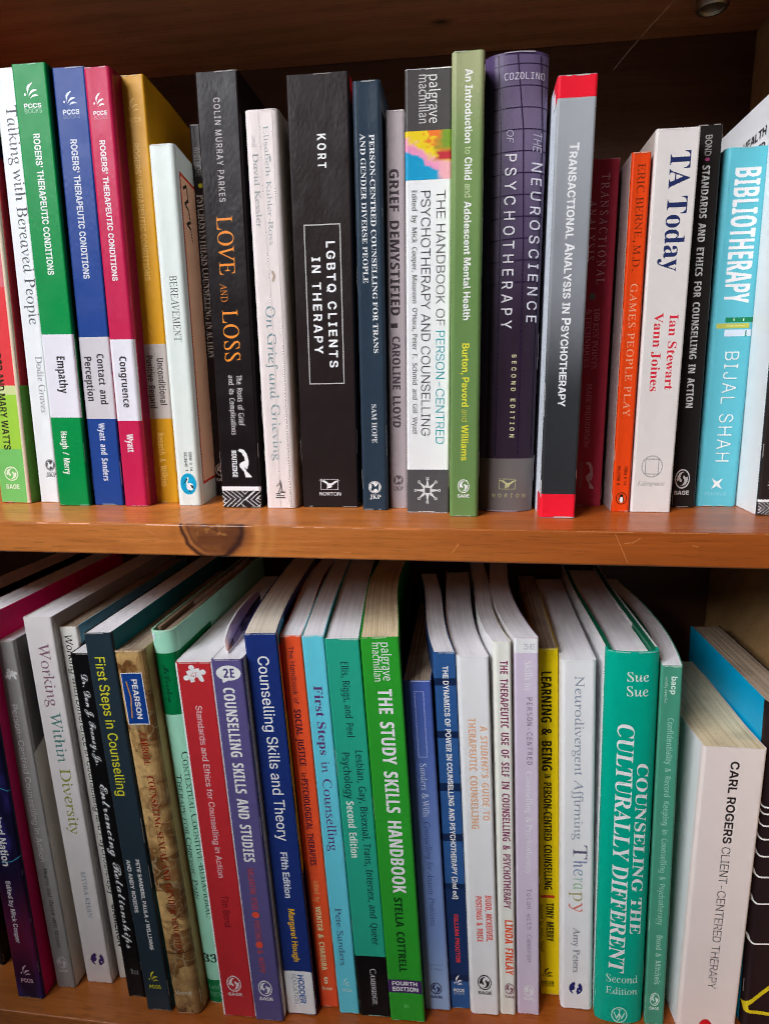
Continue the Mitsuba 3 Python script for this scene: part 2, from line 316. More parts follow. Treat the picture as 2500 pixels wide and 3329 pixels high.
    if name == 'puzzle':
        p = box(-.28, -.28, .28, .28)
        for x, y in ((0, .38), (.38, .05), (-.38, -.02)):
            p = p.union(Point(x, y).buffer(.12)).union(stroke([(x * .6, y * .6), (x, y)], .12))
        p = p.difference(Point(.0, -.22).buffer(.1)).difference(box(-.05, -.3, .05, -.2)).union(Point(.2, -.3).buffer(.08))
        return [(affinity.rotate(p, 16, origin=(0, 0)), 0)]
    if name == 'bubble': return [(union_all([affinity.scale(Point(0, .06).buffer(.5, 28), 1, .86), Polygon([(-.3, -.2), (-.02, -.34), (-.26, -.52)])]), 0)]
    if name == 'sower':
        return [(union_all([Point(.05, .44).buffer(.05), Polygon([(-.02, .38), (.14, .36), (.18, .12), (.04, .08)]), stroke([(0, .32), (-.28, .16)], .06), stroke([(.06, .1), (-.14, -.18)], .07), stroke([(.12, .1), (.2, -.14)], .07), box(-.34, -.27, .02, -.2), box(.02, -.2, .44, -.12), box(-.3, -.37, .34, -.32), box(-.38, -.48, .42, -.42)]), 0)]
    if name == 'wiley':
        return [(union_all([affinity.scale(ring(.44, .5), 1, 1), stroke([(-.34, .16), (-.16, -.22), (0, .1), (.16, -.22), (.34, .16)], .07), stroke([(0, .34), (0, -.3), (-.12, -.36)], .06), stroke([(-.14, .34), (.14, .34)], .05)]), 0)]
    return []
PAL2 = {2: (25, 30, 35), 3: (240, 235, 230)}

# ---------------------------------------------------------------- the bookcase
T, ZL = 0.0165, -0.3172
BACK, SIDE, OPEN, LEFT = 0.226, 0.1925, 0.300, -0.56
def rounded_board(x0, x1, y0, y1, z0, z1, r, nx=2):
    """a board with rounded front edges, running along x"""
    prof = [(y1, z0), (y1, z1)]
    prof += [(y0 + r - r * math.sin(a), z1 - r + r * math.cos(a)) for a in np.linspace(0, math.pi / 2, 5)]
    prof += [(y0 + r - r * math.cos(a), z0 + r - r * math.sin(a)) for a in np.linspace(0, math.pi / 2, 5)]
    prof = np.array(prof[::-1])
    n = len(prof)
    v = np.vstack([np.column_stack([np.full(n, x), prof]) for x in np.linspace(x0, x1, nx)])
    f = []
    for k in range(nx - 1):
        for i in range(n):
            j = (i + 1) % n
            f += [[k * n + i, (k + 1) * n + i, (k + 1) * n + j], [k * n + i, (k + 1) * n + j, k * n + j]]
    for i in range(1, n - 1):
        f += [[0, i, i + 1], [(nx - 1) * n, (nx - 1) * n + i + 1, (nx - 1) * n + i]]
    m = trimesh.Trimesh(v, np.array(f), process=False); m.fix_normals()
    return m
labels['bookcase'] = {'label': 'orange-brown varnished pine bookcase holding two rows of books', 'category': 'bookcase'}
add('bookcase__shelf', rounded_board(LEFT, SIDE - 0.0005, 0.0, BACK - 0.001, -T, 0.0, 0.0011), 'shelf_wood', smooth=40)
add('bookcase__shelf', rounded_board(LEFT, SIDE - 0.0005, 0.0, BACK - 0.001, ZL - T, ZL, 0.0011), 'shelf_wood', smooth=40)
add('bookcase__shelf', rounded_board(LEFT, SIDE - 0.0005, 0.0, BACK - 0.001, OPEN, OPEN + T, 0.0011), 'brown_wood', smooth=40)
labels['bookcase__shelf'] = {'label': 'middle shelf board with a dark round knot in its front edge'}
sp_ = trimesh.creation.box(bounds=[[SIDE, -0.002, ZL - 0.12], [SIDE + 0.018, BACK + 0.012, OPEN + 0.12]])
add('bookcase__side_panel', sp_, 'pale_wood')
sp_ = trimesh.creation.box(bounds=[[LEFT - 0.018, -0.002, ZL - 0.12], [LEFT - 0.0005, BACK + 0.012, OPEN + 0.12]])
add('bookcase__side_panel', sp_, 'pale_wood')
add('bookcase__back_board', trimesh.creation.box(bounds=[[LEFT, BACK, ZL - 0.1], [SIDE, BACK + 0.010, OPEN + 0.1]]), 'dark_wood')
# lower rails across the back of each bay, two lengths with an open joint
for z0, z1 in ((0.0005, 0.205), (ZL + 0.0005, -T - 0.0005)):
    for a, b in ((LEFT, 0.0985), (0.1035, SIDE)):
        m = trimesh.creation.box(bounds=[[a + 0.0008, BACK - 0.008, z0], [b - 0.0008, BACK - 0.0005, z1]])
        add('bookcase__back_rail', m, 'dark_wood')
def polyline_on_front(key, pts, w):
    v, f = tri_of(LineString(pts).buffer(w / 2))
    add(key, (np.column_stack([v[:, 0], np.full(len(v), -0.0002), v[:, 1]]), f), 'scratch_material')
for pts, w in (([(-.168, -.0035), (-.161, -.0035), (-.156, -.0055), (-.153, -.0085)], .00035), ([(-.004, -.0078), (-.0055, -.0105), (-.007, -.012)], .0004), ([(-.0038, -.0075), (-.0043, -.0086)], .0008),
    ([(.0678, -.0008), (.0710, -.008), (.0742, -.0148)], .0003), ([(.0722, -.0055), (.0760, -.0052), (.0790, -.003)], .0004), ([(-.158, -.004), (-.157, -.0047)], .0005), ([(.102, -.006), (.1045, -.0066)], .0003), ([(-.06, -.0125), (-.056, -.0128)], .0004)):
    polyline_on_front('bookcase__scratch', pts, w)
# worn pale arris along the front top edge, in broken lengths
x = -0.30
while x < 0.18:
    l = float(rng.uniform(0.004, 0.03))
    zt = -0.00035
    v, f = tri_of(LineString([(x, zt), (x + l * .5, zt + float(rng.uniform(-.0001, .0001))), (x + l, zt)]).buffer(float(rng.uniform(.00008, .00022))))
    add('bookcase__worn_edge', (np.column_stack([v[:, 0], np.full(len(v), -0.00002) - 0.00018 + (-v[:, 1] < 0.0005) * 0.0003 * 0, v[:, 1]]), f), 'scratch_material')
    x += l + float(rng.uniform(0.002, 0.02))
# metal disc under the top shelf, and a hair hanging across the bay
plug = np.array([[0, 0.0], [0.0095, 0.0], [0.0095, -0.0062], [0.0086, -0.0074], [0.0072, -0.0074], [0.0066, -0.0058], [0.0, -0.0056]])
disc = trimesh.creation.revolve(plug, sections=40)
disc.apply_translation([0.1471, 0.178, OPEN - 0.0001])
add('bookcase__metal_plug', disc, 'metal_material', smooth=40)
labels['bookcase__metal_plug'] = {'label': 'round dull metal plug under the top shelf'}
def tube(pts, r, n=6):
    pts = np.asarray(pts, float); vs, fs = [], []
    for i, p in enumerate(pts):
        d = pts[min(i + 1, len(pts) - 1)] - pts[max(i - 1, 0)]; d /= np.linalg.norm(d)
        a = np.cross(d, [0, 1, 0.1]); a /= np.linalg.norm(a); b = np.cross(d, a)
        vs.append([p + r * (math.cos(t) * a + math.sin(t) * b) for t in np.arange(n) * 2 * math.pi / n])
    vs = np.vstack(vs)
    for i in range(len(pts) - 1):
        for k in range(n):
            q = (k + 1) % n
            fs += [[i * n + k, i * n + q, (i + 1) * n + q], [i * n + k, (i + 1) * n + q, (i + 1) * n + k]]
    return vs, np.array(fs)
hv, hf = tube([(0.0955 - 0.028 * t - 0.0008 * math.sin(3 * t), 0.06, 0.2442 - 0.0295 * t) for t in np.linspace(0, 1, 9)], 0.00003)
add('cobweb_thread', (hv, hf), 'thread_material', smooth=True)
labels['cobweb_thread'] = {'label': 'single fine cobweb thread hanging slantwise under the top shelf', 'category': 'cobweb'}

# ---------------------------------------------------------------- books
BOOKS = [
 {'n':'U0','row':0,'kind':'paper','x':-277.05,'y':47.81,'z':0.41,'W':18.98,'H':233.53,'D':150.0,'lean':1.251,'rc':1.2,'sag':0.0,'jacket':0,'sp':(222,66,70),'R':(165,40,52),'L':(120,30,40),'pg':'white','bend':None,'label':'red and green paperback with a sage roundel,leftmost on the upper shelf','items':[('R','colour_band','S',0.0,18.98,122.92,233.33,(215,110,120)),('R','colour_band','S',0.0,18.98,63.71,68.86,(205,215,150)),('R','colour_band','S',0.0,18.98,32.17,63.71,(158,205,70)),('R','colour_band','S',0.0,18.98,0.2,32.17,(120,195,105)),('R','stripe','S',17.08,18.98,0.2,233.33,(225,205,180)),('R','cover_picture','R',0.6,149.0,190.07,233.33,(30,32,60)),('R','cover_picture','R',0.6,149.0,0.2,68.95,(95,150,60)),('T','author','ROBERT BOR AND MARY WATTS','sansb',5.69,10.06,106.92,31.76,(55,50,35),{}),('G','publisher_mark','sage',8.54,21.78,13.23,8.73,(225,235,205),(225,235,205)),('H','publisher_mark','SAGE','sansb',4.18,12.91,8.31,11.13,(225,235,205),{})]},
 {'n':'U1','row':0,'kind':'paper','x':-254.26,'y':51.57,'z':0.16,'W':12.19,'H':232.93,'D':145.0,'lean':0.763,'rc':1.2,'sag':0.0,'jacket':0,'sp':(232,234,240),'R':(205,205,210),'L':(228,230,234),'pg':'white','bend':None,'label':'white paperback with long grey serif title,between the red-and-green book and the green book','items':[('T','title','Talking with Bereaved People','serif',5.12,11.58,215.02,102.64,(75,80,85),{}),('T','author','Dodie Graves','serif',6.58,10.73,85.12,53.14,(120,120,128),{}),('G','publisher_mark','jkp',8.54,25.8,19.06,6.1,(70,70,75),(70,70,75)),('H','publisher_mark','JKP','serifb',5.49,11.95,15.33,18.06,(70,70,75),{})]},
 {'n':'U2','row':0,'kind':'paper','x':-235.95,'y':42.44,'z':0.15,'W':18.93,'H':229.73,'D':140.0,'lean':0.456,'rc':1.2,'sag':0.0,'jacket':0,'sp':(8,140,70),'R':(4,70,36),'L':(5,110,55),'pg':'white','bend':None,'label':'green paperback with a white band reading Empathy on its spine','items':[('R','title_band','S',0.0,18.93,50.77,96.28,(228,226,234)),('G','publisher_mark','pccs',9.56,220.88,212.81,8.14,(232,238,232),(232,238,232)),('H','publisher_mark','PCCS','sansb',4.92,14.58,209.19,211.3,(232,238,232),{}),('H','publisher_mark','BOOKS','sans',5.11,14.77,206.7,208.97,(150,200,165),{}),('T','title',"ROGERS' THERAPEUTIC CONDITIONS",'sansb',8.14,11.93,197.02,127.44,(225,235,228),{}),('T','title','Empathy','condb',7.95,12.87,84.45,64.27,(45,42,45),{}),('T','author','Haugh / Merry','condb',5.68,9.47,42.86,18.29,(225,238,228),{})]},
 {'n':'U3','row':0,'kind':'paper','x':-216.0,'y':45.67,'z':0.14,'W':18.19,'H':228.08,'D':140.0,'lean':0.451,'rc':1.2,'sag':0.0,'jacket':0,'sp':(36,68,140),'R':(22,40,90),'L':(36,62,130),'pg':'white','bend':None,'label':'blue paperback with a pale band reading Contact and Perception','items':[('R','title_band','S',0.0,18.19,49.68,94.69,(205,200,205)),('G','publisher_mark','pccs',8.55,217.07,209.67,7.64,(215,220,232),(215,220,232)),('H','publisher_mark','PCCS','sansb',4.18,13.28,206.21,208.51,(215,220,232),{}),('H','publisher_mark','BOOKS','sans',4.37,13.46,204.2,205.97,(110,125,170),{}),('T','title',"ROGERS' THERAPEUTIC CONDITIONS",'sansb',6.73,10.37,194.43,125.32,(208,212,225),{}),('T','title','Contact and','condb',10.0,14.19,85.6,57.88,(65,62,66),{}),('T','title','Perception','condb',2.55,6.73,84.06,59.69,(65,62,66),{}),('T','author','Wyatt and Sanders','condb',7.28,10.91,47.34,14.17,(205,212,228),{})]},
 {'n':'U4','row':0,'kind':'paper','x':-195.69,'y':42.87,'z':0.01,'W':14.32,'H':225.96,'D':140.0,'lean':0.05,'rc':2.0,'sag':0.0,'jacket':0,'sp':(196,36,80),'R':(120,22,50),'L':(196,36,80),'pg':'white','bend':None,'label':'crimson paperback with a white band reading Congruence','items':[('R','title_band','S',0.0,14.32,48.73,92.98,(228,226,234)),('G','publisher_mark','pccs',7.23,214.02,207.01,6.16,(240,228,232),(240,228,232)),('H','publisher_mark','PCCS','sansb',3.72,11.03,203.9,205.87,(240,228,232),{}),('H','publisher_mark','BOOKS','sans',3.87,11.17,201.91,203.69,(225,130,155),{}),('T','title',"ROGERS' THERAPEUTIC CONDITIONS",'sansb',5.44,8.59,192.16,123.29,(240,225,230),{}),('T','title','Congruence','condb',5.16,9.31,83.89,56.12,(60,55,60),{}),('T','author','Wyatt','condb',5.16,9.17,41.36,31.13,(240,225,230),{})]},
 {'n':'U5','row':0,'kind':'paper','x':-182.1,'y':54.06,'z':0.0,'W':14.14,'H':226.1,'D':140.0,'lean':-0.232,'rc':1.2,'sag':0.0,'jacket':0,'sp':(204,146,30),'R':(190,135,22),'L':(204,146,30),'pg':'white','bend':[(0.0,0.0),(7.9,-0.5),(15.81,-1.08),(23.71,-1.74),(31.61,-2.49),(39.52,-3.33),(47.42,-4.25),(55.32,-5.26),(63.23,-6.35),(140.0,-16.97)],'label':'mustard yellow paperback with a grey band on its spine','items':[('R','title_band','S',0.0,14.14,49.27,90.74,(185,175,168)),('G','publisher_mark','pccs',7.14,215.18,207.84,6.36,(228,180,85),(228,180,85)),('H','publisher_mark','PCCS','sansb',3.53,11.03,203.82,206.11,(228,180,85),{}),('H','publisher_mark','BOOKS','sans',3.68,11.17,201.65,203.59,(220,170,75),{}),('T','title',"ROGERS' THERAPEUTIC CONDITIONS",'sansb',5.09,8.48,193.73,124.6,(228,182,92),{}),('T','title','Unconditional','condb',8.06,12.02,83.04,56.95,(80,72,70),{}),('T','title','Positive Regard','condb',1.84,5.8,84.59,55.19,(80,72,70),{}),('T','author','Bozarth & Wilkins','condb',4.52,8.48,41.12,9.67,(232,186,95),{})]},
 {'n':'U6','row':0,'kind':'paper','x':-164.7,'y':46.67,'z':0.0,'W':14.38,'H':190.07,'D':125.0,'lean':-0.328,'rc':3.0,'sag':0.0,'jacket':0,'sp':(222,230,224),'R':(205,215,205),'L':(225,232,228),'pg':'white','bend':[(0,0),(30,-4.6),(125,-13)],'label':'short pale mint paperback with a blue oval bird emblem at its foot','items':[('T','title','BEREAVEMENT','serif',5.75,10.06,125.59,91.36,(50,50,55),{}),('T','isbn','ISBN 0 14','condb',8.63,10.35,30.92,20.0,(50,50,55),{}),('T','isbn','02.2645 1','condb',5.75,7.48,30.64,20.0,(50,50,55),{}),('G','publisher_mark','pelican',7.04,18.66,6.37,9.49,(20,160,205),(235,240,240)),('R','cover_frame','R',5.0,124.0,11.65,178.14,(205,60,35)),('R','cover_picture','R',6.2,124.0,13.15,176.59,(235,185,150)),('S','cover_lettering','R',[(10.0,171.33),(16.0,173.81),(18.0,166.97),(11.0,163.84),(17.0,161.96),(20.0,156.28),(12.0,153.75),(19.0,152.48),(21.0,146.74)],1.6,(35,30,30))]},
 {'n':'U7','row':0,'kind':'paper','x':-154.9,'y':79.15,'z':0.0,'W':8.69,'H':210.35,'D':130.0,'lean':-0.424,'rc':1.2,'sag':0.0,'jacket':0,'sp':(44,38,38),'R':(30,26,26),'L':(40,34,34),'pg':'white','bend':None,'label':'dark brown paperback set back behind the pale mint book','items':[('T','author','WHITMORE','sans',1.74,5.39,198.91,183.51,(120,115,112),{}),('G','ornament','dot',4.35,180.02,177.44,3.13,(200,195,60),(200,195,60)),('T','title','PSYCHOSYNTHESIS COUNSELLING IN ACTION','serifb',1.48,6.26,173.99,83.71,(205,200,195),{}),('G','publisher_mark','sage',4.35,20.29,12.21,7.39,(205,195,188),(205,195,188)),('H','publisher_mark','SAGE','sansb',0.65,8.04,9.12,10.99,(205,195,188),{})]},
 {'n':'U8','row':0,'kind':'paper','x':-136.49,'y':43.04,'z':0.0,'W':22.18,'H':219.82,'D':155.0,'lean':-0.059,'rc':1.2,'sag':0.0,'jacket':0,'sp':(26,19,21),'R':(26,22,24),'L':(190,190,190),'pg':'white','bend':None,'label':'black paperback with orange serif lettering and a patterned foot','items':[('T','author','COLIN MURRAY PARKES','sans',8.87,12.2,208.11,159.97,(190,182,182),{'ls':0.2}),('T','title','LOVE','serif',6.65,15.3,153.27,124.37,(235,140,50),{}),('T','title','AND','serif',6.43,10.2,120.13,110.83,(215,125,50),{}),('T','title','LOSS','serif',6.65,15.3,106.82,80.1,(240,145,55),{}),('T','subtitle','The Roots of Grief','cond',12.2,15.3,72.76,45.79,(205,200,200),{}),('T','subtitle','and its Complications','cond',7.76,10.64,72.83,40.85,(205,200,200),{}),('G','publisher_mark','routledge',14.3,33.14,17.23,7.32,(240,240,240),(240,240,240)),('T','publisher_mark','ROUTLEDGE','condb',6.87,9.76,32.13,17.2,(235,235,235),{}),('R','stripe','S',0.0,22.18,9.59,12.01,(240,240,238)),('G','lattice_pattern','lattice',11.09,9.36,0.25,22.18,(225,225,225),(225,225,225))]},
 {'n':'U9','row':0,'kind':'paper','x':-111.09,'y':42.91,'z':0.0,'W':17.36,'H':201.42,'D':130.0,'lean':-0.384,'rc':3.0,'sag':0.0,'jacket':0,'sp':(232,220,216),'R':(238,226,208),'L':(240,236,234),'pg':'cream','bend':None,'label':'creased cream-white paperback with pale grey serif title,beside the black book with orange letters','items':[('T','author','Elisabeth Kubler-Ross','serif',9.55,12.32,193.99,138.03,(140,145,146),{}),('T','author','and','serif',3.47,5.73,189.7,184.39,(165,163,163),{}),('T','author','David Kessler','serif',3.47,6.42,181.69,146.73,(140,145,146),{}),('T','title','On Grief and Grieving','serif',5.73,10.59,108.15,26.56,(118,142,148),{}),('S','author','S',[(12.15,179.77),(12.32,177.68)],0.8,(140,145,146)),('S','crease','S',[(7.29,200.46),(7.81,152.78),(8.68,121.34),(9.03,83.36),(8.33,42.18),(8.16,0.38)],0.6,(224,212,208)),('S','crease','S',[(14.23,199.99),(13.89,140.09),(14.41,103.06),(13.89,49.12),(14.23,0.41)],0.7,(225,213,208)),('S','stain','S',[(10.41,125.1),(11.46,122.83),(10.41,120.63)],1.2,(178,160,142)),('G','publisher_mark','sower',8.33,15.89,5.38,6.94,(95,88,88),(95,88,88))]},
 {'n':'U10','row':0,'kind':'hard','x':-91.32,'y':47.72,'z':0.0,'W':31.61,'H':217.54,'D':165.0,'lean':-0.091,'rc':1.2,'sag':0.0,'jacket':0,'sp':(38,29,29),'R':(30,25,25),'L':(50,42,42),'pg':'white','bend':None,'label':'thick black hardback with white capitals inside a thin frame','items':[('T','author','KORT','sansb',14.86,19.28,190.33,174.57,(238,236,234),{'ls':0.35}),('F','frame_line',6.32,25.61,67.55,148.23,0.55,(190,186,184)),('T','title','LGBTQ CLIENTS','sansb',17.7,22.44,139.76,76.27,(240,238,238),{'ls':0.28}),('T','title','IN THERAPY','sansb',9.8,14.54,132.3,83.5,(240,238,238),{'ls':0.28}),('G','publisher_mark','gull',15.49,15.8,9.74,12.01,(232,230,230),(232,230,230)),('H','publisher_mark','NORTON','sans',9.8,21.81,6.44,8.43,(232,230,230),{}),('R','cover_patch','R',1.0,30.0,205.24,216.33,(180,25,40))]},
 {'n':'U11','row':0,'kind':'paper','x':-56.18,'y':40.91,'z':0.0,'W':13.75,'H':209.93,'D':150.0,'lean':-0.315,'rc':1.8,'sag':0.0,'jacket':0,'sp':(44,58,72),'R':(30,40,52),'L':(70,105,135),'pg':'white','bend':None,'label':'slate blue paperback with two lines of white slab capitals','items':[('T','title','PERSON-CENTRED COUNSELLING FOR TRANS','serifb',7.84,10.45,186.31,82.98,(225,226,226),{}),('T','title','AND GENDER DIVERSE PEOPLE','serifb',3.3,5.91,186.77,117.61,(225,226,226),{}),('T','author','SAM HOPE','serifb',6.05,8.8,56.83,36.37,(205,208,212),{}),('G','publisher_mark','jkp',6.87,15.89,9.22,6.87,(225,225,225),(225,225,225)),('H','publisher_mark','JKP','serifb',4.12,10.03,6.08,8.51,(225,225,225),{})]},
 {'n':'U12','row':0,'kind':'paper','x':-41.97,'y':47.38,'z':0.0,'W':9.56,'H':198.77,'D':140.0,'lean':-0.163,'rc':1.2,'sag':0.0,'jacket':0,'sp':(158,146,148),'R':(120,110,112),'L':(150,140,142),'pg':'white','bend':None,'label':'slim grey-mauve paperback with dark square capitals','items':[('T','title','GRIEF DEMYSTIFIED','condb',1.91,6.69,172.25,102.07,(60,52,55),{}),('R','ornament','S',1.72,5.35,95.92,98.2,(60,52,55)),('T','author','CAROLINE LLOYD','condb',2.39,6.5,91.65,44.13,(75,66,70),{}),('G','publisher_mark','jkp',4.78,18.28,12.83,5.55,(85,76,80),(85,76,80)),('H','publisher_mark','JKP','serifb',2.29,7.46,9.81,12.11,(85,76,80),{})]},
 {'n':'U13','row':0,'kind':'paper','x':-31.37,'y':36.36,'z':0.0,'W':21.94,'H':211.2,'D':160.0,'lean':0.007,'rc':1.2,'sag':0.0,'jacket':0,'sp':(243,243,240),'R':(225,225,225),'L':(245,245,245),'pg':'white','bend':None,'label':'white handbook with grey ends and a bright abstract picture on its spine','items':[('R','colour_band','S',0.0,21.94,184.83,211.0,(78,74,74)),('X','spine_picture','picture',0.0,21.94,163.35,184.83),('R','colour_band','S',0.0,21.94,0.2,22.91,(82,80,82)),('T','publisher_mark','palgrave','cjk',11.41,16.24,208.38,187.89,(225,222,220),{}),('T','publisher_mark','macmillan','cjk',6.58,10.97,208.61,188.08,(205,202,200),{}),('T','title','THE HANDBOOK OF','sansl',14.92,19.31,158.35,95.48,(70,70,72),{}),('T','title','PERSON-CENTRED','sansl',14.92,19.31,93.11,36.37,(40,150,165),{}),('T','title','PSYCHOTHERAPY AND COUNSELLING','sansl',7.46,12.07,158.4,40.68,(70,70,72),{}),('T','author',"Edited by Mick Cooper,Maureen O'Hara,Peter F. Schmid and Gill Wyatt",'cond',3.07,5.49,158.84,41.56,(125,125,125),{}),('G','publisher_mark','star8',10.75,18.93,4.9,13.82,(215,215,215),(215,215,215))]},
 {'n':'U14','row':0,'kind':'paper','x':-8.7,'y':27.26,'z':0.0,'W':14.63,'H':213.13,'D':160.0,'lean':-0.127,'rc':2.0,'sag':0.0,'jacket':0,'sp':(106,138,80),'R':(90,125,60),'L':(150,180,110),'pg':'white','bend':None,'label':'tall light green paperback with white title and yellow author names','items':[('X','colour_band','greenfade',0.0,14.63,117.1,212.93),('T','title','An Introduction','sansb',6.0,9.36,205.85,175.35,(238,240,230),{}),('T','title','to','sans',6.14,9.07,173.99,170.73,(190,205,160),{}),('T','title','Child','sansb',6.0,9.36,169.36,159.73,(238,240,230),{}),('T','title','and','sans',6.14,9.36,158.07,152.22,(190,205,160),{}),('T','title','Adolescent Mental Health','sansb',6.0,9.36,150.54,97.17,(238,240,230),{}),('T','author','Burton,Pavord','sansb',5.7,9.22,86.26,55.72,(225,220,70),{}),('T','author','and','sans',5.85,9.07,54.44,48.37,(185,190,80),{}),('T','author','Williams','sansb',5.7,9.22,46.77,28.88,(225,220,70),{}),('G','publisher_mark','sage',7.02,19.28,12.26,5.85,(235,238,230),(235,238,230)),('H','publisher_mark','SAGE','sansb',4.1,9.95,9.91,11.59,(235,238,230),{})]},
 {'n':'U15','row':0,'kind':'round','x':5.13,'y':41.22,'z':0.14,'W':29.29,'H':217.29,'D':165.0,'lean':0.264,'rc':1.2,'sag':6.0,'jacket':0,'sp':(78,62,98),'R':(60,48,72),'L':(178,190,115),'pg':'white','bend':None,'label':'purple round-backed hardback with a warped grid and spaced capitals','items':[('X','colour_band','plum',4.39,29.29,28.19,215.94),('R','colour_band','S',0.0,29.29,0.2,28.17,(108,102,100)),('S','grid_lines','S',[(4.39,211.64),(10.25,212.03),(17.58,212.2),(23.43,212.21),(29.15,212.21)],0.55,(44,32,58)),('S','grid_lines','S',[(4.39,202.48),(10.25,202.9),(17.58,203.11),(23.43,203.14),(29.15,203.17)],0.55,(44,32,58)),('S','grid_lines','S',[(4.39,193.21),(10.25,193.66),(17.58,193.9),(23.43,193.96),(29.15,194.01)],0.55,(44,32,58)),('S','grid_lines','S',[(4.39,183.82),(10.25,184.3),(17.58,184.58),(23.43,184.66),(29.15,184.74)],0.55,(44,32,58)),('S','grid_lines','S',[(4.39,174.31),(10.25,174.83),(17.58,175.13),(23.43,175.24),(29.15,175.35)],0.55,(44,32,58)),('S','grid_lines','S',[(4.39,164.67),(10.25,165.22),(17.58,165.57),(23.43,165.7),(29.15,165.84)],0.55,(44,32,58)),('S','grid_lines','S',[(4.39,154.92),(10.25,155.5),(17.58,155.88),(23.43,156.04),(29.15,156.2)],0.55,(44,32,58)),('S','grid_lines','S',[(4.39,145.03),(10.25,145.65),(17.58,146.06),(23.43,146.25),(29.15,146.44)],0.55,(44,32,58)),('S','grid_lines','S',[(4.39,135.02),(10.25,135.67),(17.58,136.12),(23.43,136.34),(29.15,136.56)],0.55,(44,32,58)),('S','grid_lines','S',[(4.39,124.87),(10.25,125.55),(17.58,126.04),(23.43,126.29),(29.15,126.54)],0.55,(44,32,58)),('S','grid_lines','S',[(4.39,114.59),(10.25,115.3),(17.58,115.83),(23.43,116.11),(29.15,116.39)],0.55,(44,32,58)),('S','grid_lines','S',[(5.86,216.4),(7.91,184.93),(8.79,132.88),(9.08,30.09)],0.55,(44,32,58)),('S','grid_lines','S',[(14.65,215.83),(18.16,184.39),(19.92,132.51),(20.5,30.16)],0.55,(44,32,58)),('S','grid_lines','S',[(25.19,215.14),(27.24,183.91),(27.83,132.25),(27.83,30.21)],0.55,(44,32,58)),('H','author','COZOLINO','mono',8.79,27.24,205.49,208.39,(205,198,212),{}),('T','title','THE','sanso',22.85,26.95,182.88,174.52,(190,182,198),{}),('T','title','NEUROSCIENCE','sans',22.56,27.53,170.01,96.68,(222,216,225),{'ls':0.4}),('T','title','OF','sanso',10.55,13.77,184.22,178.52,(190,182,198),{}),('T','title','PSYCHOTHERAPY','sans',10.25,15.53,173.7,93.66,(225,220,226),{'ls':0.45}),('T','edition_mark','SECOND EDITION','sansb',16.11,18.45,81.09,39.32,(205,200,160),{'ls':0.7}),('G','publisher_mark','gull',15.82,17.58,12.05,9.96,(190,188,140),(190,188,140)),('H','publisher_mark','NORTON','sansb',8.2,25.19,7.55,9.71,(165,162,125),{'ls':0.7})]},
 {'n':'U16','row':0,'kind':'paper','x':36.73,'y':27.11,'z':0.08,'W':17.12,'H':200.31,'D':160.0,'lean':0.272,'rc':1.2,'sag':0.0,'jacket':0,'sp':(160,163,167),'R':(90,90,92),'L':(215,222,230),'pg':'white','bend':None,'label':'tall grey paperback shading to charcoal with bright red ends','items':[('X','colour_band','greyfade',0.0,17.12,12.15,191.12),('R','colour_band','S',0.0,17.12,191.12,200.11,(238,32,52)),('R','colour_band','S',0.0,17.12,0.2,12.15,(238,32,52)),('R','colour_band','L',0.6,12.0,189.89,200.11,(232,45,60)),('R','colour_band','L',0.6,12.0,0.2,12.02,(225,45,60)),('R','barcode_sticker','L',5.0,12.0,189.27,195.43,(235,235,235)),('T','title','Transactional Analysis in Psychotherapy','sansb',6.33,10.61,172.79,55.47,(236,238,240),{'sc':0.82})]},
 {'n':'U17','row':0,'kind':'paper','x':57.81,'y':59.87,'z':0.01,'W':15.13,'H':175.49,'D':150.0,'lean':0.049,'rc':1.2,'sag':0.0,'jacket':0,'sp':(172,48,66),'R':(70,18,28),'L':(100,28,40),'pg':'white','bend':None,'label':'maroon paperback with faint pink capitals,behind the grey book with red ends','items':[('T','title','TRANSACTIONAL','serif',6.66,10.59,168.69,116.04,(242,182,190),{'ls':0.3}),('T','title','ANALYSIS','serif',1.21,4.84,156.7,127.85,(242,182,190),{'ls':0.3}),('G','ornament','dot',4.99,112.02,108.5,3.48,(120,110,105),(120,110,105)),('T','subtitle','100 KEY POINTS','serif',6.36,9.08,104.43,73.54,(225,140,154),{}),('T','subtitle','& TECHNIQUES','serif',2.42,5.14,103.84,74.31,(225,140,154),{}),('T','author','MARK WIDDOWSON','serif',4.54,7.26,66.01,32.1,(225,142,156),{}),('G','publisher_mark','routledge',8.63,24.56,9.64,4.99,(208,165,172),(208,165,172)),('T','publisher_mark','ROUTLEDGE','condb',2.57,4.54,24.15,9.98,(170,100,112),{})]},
 {'n':'U18','row':0,'kind':'paper','x':75.59,'y':45.09,'z':0.0,'W':8.84,'H':172.96,'D':125.0,'lean':-0.119,'rc':1.2,'sag':0.0,'jacket':0,'sp':(228,70,22),'R':(150,45,15),'L':(172,148,146),'pg':'cream','bend':None,'label':'slim orange paperback with dark and pink serif capitals','items':[('T','author','ERIC BERNE,M.D.','serif',3.01,6.54,167.95,119.88,(110,40,20),{}),('T','title','GAMES PEOPLE PLAY','serif',2.83,6.19,113.89,49.6,(250,165,130),{'ls':0.08}),('T','isbn','ISBN 0 14','condb',5.3,6.72,23.94,14.11,(95,30,15),{}),('T','isbn','00.2768 8','condb',1.94,3.36,23.93,14.09,(95,30,15),{}),('G','publisher_mark','penguin',4.6,10.28,3.77,5.48,(240,100,30),(30,22,22)),('R','cover_edge','L',0.6,1.6,0.2,172.76,(230,205,190))]},
